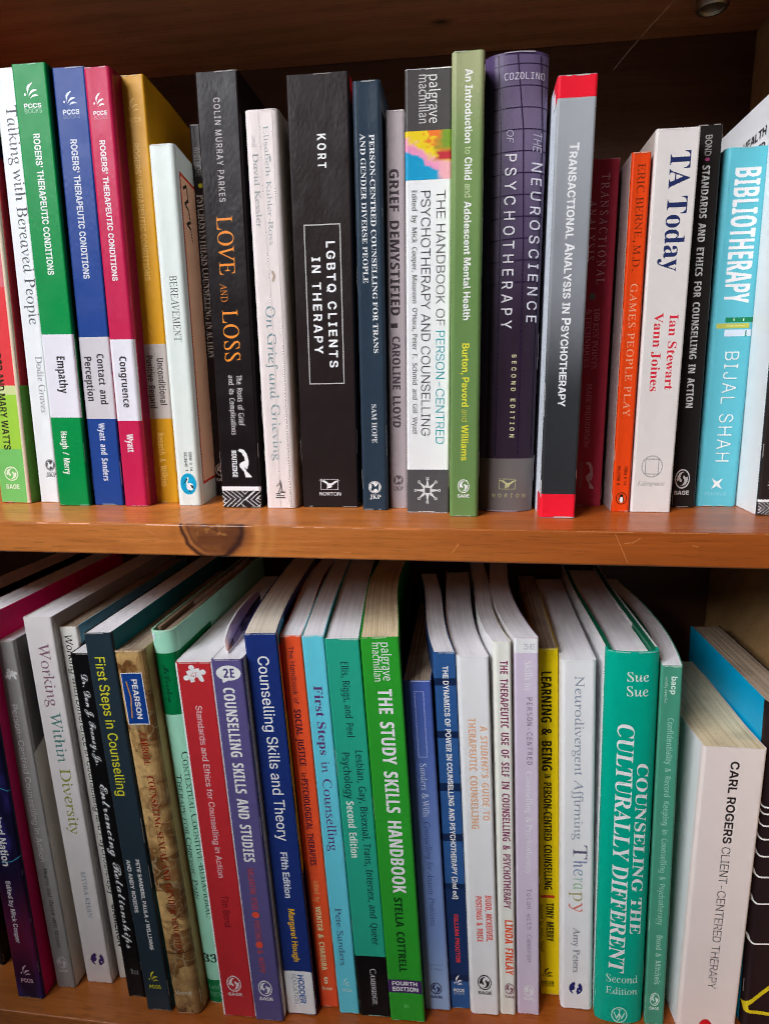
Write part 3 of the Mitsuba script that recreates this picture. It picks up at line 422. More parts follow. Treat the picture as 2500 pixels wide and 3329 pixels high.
 {'n':'U19','row':0,'kind':'paper','x':85.19,'y':44.94,'z':0.03,'W':19.81,'H':182.29,'D':150.0,'lean':0.087,'rc':1.2,'sag':0.0,'jacket':0,'sp':(224,217,212),'R':(190,180,176),'L':(190,176,168),'pg':'white','bend':None,'label':'cream paperback with bold navy lettering and two red names','items':[('T','title','TA Today','serifb',7.13,16.64,172.54,118.99,(40,50,95),{}),('T','author','Ian Stewart','serifb',12.28,16.44,99.05,62.61,(215,50,65),{}),('T','author','Vann Joines','serifb',5.15,9.51,99.87,61.99,(215,50,65),{}),('G','publisher_mark','squarecircle',9.11,29.54,18.23,10.3,(120,118,118),(120,118,118)),('H','publisher_mark','Lifespace','ital',2.38,15.85,14.02,16.27,(130,126,126),{})]},
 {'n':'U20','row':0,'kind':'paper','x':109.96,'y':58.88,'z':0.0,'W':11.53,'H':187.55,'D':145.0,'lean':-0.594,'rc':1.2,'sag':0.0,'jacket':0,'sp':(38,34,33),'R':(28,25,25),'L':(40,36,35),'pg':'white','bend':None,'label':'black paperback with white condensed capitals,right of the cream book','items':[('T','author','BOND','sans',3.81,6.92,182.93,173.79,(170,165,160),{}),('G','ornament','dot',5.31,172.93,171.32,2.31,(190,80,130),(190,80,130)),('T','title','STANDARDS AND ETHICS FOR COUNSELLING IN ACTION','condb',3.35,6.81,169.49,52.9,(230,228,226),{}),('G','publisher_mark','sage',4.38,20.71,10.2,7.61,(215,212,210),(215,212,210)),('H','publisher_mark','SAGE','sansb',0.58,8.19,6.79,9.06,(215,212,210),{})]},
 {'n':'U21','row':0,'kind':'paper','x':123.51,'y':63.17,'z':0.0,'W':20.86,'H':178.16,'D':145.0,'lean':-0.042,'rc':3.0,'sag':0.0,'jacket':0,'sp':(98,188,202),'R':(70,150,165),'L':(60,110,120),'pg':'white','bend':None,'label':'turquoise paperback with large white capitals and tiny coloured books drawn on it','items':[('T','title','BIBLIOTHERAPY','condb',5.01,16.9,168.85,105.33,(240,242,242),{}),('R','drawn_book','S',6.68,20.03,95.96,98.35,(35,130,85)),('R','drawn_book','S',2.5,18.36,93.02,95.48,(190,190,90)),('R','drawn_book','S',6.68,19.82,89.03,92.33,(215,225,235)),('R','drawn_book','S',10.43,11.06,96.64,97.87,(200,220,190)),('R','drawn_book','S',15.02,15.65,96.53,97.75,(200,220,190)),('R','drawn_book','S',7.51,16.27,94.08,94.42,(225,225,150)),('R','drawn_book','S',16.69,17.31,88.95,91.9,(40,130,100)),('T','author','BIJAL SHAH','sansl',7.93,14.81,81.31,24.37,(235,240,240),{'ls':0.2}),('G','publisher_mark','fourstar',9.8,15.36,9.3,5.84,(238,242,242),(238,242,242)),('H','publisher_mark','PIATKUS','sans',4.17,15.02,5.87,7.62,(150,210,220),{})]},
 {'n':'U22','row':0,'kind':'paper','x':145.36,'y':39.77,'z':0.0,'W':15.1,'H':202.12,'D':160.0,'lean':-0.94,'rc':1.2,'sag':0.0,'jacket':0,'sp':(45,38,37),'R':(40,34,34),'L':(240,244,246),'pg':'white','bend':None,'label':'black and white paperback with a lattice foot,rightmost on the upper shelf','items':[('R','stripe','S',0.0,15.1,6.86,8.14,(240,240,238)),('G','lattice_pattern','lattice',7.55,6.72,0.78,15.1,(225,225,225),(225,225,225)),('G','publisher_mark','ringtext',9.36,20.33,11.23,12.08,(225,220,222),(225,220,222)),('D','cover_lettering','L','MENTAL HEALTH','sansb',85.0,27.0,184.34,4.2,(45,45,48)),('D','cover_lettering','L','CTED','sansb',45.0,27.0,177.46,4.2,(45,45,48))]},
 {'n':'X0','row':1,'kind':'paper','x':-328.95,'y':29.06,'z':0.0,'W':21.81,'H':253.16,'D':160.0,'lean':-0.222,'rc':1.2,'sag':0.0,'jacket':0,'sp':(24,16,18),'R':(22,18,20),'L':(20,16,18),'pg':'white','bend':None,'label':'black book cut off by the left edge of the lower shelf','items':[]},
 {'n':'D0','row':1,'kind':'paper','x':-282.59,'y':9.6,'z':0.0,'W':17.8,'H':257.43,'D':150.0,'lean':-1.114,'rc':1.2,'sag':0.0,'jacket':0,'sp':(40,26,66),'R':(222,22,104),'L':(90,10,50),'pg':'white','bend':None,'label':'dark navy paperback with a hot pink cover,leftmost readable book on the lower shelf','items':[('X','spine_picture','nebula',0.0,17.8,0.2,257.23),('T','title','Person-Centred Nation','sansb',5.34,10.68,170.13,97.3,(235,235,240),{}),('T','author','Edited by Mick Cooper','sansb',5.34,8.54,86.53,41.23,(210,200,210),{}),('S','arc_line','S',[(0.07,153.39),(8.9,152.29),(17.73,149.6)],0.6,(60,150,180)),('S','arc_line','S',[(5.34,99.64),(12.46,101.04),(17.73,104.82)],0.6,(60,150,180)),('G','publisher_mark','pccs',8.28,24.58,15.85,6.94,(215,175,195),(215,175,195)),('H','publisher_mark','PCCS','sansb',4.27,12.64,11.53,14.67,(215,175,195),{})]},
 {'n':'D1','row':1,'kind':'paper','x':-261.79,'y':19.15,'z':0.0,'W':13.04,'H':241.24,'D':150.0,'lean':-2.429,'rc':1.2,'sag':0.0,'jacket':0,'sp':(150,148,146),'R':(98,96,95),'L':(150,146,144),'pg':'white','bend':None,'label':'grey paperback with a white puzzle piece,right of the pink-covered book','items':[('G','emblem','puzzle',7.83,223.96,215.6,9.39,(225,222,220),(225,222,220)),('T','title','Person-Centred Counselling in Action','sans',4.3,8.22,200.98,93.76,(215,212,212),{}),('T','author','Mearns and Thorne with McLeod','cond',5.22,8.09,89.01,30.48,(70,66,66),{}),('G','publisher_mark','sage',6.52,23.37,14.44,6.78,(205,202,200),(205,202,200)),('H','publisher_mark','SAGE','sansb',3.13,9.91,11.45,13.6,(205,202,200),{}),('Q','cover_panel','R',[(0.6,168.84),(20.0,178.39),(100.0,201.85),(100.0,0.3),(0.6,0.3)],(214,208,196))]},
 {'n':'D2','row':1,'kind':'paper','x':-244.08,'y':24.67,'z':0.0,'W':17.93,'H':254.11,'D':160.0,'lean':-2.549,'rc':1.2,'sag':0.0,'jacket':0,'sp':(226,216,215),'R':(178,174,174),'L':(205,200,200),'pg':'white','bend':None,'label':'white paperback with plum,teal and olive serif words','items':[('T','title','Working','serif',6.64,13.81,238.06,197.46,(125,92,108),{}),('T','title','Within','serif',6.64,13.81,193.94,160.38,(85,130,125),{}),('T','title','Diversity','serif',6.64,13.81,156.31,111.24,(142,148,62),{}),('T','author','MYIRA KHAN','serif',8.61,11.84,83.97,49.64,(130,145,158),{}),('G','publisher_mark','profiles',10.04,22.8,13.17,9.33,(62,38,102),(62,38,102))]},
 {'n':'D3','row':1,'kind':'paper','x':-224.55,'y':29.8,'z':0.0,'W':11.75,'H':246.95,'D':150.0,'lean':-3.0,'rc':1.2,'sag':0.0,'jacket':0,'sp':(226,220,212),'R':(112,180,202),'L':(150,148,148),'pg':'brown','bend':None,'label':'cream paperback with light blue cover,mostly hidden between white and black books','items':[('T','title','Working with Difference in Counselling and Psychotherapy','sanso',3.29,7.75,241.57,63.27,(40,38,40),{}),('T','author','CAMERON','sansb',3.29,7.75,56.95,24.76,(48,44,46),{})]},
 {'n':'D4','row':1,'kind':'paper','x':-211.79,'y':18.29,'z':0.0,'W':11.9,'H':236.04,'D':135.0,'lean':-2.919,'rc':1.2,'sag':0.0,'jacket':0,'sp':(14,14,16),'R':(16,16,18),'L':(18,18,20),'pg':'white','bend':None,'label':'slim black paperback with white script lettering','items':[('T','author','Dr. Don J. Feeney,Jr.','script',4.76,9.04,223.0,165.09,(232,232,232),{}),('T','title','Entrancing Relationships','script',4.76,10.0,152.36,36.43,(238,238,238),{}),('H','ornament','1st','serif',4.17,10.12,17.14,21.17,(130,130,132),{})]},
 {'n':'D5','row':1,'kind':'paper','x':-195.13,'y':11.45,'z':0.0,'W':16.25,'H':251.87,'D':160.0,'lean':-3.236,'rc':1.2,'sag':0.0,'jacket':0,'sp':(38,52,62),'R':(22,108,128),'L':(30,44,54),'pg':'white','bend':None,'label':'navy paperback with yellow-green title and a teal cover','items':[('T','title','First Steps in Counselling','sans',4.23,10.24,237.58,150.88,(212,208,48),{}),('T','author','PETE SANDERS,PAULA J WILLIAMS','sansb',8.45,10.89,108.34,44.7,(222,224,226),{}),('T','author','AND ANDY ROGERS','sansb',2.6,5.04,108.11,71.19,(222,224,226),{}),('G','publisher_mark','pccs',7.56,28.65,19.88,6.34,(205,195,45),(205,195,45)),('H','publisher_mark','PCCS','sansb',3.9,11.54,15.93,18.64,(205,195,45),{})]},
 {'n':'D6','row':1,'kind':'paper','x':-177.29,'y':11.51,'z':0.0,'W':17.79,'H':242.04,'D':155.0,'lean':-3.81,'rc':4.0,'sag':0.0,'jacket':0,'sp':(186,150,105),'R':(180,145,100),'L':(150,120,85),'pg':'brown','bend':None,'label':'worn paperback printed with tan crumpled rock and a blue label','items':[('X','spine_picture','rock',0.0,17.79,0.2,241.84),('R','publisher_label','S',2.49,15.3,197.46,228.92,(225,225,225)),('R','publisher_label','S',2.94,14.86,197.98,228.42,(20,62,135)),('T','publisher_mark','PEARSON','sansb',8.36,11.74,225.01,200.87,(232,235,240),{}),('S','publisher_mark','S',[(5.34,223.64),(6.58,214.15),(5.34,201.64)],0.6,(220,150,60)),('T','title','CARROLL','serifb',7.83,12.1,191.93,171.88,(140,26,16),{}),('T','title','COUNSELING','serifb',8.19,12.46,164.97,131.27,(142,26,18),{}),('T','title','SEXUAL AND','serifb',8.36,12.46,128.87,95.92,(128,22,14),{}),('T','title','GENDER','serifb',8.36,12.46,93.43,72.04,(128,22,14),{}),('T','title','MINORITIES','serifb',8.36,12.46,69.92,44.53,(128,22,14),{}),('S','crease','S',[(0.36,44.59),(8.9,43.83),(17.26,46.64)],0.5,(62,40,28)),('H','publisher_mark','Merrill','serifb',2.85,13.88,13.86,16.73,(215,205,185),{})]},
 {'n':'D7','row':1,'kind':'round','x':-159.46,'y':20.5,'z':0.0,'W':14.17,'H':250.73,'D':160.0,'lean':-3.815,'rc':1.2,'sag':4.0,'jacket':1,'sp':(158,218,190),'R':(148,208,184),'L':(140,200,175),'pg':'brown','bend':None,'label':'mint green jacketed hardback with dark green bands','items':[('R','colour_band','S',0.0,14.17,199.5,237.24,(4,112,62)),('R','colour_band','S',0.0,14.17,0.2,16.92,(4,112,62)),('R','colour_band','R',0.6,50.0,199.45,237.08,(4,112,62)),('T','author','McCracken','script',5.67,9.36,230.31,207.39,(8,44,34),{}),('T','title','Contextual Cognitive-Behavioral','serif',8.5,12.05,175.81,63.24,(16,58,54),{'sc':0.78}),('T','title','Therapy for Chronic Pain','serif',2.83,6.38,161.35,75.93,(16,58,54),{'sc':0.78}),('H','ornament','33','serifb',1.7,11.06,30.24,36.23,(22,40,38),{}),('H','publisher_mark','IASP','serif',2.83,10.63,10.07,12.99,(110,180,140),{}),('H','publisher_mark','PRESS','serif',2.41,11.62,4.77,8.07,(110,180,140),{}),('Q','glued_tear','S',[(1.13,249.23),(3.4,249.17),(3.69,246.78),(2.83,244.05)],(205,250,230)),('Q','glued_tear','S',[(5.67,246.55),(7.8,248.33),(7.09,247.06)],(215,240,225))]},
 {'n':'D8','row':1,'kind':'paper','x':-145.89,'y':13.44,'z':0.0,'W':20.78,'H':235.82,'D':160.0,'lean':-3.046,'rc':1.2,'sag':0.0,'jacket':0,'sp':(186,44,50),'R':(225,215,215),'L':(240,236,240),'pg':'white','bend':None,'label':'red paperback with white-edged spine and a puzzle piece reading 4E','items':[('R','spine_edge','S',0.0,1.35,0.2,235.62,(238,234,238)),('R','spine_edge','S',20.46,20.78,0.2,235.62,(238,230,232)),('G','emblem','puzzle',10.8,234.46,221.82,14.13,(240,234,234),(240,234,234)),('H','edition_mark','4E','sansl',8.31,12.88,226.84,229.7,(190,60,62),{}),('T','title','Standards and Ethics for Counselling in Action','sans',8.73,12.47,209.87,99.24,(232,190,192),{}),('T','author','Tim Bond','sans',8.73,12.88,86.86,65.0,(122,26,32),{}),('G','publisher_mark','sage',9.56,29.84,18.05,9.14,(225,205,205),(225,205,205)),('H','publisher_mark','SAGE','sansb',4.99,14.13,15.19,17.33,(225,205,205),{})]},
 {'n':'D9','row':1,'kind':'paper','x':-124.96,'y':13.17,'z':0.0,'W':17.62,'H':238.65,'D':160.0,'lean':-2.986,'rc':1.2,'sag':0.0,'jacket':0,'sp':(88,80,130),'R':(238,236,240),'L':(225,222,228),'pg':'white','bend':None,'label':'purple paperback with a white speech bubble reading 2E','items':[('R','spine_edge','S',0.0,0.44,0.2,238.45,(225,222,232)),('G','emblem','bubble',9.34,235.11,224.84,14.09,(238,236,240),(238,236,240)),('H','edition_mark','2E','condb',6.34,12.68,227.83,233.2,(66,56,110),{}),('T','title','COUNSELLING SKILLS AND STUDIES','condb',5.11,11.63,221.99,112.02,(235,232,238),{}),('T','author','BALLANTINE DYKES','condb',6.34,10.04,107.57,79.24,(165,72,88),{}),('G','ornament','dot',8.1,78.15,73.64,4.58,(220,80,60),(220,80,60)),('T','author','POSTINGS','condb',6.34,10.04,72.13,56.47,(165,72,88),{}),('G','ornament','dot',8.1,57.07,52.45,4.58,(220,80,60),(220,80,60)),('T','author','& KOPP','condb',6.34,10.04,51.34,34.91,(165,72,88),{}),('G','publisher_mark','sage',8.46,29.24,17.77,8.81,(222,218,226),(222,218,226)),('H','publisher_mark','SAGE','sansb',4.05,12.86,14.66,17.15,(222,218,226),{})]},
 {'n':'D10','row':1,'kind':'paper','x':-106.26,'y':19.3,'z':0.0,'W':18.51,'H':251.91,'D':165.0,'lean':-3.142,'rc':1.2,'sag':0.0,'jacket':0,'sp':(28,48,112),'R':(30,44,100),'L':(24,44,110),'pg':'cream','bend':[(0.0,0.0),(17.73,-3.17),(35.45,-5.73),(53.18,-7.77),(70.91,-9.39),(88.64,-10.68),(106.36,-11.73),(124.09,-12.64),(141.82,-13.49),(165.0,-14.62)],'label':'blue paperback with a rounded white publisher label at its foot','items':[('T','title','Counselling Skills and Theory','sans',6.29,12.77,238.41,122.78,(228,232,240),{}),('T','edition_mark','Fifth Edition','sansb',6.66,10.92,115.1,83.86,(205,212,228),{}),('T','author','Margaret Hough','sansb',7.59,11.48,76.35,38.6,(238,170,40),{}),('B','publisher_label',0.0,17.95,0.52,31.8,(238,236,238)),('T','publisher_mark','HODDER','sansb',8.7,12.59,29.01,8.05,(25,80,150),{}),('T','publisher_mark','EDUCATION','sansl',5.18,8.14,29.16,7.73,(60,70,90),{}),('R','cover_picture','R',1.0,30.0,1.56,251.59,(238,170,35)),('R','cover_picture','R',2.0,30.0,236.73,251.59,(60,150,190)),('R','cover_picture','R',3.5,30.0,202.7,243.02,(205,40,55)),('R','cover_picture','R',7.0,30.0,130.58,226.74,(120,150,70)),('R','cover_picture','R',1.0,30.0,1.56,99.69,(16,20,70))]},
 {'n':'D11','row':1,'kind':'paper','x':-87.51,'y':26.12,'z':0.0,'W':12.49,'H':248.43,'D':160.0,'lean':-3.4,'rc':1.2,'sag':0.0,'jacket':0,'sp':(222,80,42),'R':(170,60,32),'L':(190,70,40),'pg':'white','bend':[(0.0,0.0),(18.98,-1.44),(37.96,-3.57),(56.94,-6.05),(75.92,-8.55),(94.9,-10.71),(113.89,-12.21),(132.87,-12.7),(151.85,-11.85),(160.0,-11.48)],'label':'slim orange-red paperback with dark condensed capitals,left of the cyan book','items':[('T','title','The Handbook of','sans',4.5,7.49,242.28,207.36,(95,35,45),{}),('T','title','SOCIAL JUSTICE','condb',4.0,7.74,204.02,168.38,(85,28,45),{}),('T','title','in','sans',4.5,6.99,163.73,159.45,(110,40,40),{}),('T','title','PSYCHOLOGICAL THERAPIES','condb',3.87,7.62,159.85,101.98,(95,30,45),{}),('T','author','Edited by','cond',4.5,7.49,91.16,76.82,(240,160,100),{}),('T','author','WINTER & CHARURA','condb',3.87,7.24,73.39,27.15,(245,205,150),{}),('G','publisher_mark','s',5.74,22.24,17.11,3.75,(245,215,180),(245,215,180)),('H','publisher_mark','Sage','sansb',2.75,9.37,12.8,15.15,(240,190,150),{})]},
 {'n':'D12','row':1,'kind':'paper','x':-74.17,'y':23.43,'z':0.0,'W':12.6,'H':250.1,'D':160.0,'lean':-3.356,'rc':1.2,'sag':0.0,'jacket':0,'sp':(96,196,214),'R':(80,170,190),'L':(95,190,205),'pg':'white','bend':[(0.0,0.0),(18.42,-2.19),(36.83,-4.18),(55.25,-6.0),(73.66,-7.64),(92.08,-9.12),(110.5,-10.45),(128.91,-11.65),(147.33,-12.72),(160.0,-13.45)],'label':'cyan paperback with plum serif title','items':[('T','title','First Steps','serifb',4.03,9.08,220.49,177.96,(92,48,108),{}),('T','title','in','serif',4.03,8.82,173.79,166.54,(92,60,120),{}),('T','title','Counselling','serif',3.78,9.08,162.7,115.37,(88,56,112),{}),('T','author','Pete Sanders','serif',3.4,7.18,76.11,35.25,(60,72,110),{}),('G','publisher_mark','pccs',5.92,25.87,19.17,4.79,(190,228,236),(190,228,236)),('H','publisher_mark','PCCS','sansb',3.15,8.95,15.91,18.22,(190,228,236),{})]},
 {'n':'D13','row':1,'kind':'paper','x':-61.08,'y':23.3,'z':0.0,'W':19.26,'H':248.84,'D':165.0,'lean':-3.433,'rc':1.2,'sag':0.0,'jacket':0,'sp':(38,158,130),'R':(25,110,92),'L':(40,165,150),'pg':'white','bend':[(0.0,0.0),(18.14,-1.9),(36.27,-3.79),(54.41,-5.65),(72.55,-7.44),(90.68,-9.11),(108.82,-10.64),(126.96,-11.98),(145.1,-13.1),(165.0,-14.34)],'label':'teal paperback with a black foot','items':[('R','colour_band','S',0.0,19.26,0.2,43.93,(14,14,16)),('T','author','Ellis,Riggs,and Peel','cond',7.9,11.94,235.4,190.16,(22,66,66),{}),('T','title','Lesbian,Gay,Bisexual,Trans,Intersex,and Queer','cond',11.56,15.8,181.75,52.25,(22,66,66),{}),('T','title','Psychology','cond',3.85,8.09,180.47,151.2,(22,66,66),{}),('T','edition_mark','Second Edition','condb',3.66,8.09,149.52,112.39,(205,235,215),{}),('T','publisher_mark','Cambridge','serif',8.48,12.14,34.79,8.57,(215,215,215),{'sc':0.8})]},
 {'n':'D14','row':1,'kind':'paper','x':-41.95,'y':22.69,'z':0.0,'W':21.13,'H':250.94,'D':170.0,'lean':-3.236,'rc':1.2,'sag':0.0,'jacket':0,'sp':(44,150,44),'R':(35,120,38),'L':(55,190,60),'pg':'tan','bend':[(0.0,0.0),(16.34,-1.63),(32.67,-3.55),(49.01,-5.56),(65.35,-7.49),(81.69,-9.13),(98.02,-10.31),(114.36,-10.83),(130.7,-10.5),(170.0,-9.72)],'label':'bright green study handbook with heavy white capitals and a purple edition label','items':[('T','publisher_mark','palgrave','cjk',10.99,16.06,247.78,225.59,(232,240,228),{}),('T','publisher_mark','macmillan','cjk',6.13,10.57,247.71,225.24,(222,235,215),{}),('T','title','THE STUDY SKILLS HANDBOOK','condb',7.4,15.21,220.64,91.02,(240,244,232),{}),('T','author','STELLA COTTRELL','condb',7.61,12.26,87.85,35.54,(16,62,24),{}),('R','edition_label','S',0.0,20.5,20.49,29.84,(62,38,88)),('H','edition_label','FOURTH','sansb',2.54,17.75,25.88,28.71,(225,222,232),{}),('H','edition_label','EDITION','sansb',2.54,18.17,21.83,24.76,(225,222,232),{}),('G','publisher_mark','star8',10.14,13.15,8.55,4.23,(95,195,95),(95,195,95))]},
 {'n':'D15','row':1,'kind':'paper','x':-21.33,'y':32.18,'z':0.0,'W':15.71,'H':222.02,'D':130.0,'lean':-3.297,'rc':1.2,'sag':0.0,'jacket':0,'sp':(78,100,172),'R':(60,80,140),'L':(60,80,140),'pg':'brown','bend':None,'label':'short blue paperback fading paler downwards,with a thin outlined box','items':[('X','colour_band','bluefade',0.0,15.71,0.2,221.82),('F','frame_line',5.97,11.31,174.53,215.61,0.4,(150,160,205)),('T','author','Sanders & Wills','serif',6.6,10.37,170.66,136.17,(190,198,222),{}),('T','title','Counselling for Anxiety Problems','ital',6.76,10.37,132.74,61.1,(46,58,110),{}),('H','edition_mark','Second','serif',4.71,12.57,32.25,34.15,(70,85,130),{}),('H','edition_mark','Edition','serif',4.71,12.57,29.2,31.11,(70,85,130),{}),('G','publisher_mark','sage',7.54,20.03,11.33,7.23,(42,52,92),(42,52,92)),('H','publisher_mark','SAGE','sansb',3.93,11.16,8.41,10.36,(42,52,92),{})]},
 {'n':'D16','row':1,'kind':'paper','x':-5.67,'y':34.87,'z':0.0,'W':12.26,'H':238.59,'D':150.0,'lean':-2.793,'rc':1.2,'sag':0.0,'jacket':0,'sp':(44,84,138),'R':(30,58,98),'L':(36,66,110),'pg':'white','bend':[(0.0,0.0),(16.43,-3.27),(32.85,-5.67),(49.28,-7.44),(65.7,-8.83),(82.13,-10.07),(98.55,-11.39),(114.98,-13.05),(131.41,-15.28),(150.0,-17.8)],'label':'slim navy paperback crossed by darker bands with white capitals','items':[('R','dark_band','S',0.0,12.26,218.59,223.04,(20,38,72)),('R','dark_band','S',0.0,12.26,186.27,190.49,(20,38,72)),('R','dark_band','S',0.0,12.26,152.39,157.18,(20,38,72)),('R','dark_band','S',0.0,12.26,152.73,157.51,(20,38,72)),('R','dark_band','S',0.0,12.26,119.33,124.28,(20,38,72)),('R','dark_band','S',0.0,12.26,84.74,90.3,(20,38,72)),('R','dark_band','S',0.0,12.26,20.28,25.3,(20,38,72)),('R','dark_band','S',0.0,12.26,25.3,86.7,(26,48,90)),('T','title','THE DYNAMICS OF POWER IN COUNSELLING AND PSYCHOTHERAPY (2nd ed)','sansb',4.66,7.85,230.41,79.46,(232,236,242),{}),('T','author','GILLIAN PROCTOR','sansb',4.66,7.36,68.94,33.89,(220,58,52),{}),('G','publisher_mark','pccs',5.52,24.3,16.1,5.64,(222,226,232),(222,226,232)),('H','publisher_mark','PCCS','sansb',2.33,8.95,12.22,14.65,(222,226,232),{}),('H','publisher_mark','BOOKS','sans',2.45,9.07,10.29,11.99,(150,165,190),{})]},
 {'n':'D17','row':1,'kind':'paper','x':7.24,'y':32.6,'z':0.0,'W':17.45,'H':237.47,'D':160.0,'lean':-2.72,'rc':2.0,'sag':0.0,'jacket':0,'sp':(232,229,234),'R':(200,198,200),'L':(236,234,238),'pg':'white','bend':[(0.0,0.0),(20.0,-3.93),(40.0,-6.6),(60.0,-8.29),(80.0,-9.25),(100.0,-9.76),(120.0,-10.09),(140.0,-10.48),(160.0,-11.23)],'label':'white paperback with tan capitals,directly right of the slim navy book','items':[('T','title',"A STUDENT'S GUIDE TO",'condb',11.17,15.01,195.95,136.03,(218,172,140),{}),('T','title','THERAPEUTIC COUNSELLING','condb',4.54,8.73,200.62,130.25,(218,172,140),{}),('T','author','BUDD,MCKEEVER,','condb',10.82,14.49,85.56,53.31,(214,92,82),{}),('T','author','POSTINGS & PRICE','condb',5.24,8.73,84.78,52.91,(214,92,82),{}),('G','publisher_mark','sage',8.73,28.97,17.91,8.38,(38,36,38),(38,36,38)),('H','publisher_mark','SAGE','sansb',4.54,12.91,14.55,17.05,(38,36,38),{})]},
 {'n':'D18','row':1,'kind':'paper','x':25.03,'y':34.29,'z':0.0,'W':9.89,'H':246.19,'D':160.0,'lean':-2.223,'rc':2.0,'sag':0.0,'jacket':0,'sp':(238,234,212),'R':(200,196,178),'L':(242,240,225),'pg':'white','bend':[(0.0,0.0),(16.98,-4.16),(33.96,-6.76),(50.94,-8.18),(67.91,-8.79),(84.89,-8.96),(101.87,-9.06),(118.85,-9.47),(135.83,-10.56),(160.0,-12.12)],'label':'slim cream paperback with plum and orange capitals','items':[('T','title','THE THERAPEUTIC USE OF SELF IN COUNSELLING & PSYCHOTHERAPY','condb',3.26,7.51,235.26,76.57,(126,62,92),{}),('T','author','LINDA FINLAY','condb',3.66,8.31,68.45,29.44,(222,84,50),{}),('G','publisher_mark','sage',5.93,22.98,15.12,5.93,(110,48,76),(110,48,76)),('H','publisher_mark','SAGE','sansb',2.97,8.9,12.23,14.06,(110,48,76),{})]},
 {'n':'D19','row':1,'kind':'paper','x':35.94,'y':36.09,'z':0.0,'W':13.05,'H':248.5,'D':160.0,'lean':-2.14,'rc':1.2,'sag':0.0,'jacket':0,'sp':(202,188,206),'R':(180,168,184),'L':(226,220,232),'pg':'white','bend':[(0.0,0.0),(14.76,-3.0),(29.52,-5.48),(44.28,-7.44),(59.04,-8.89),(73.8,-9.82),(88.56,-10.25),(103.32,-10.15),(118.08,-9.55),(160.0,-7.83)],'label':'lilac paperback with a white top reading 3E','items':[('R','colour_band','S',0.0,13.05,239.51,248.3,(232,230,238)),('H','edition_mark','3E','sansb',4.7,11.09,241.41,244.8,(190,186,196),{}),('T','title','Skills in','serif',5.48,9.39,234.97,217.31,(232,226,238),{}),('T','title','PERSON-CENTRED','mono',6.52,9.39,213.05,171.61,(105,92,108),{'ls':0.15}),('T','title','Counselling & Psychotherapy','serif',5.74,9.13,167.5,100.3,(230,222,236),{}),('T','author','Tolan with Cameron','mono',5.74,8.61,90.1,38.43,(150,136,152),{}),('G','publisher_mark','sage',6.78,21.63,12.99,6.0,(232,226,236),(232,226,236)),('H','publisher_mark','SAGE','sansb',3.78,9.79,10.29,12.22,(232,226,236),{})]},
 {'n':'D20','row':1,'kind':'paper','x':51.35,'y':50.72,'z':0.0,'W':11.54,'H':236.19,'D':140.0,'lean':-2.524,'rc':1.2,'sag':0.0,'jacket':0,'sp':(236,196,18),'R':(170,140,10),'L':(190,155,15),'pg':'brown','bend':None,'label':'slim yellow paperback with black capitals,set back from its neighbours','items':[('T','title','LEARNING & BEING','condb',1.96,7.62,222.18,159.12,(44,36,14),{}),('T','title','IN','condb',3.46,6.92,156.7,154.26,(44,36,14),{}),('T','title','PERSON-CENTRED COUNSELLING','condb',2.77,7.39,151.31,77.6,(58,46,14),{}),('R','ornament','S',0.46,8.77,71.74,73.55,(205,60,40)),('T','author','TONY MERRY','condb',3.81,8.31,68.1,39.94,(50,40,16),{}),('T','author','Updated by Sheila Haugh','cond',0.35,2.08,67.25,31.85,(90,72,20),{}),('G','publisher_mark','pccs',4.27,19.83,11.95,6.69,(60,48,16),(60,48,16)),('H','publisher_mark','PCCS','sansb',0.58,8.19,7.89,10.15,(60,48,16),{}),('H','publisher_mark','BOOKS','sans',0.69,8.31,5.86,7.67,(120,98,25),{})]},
 {'n':'D21','row':1,'kind':'paper','x':62.73,'y':42.83,'z':0.0,'W':19.04,'H':233.17,'D':150.0,'lean':-2.334,'rc':2.5,'sag':0.0,'jacket':0,'sp':(236,236,242),'R':(205,205,208),'L':(238,238,242),'pg':'white','bend':[(0.0,0.0),(18.75,-0.09),(37.5,-0.09),(56.25,-0.02),(75.0,0.1),(93.75,0.25),(112.5,0.43),(131.25,0.61),(150.0,0.77)],'label':'white paperback with pale serif title ending in a rainbow-tinted word','items':[('T','title','Neurodivergent Affirming','serif',7.43,12.57,223.95,120.09,(128,138,154),{}),('T','title','T','serif',7.05,15.23,116.67,107.17,(92,88,112),{}),('T','title','h','serif',7.05,15.23,106.47,101.13,(125,135,165),{}),('T','title','e','serif',7.05,15.23,100.42,95.55,(140,155,175),{'xh':1}),('T','title','r','serif',7.05,15.23,94.73,91.27,(165,190,185),{'xh':1}),('T','title','a','serif',7.05,15.23,90.65,85.84,(150,185,150),{'xh':1}),('T','title','p','serif',7.05,15.23,85.12,78.1,(165,160,118),{'xh':1}),('T','title','y','serif',7.05,15.23,77.58,70.83,(205,118,105),{'xh':1}),('T','author','Amy Peters','serif',7.24,11.42,59.68,26.93,(110,112,122),{}),('G','publisher_mark','profiles',8.95,19.99,10.71,8.0,(32,38,98),(32,38,98))]},
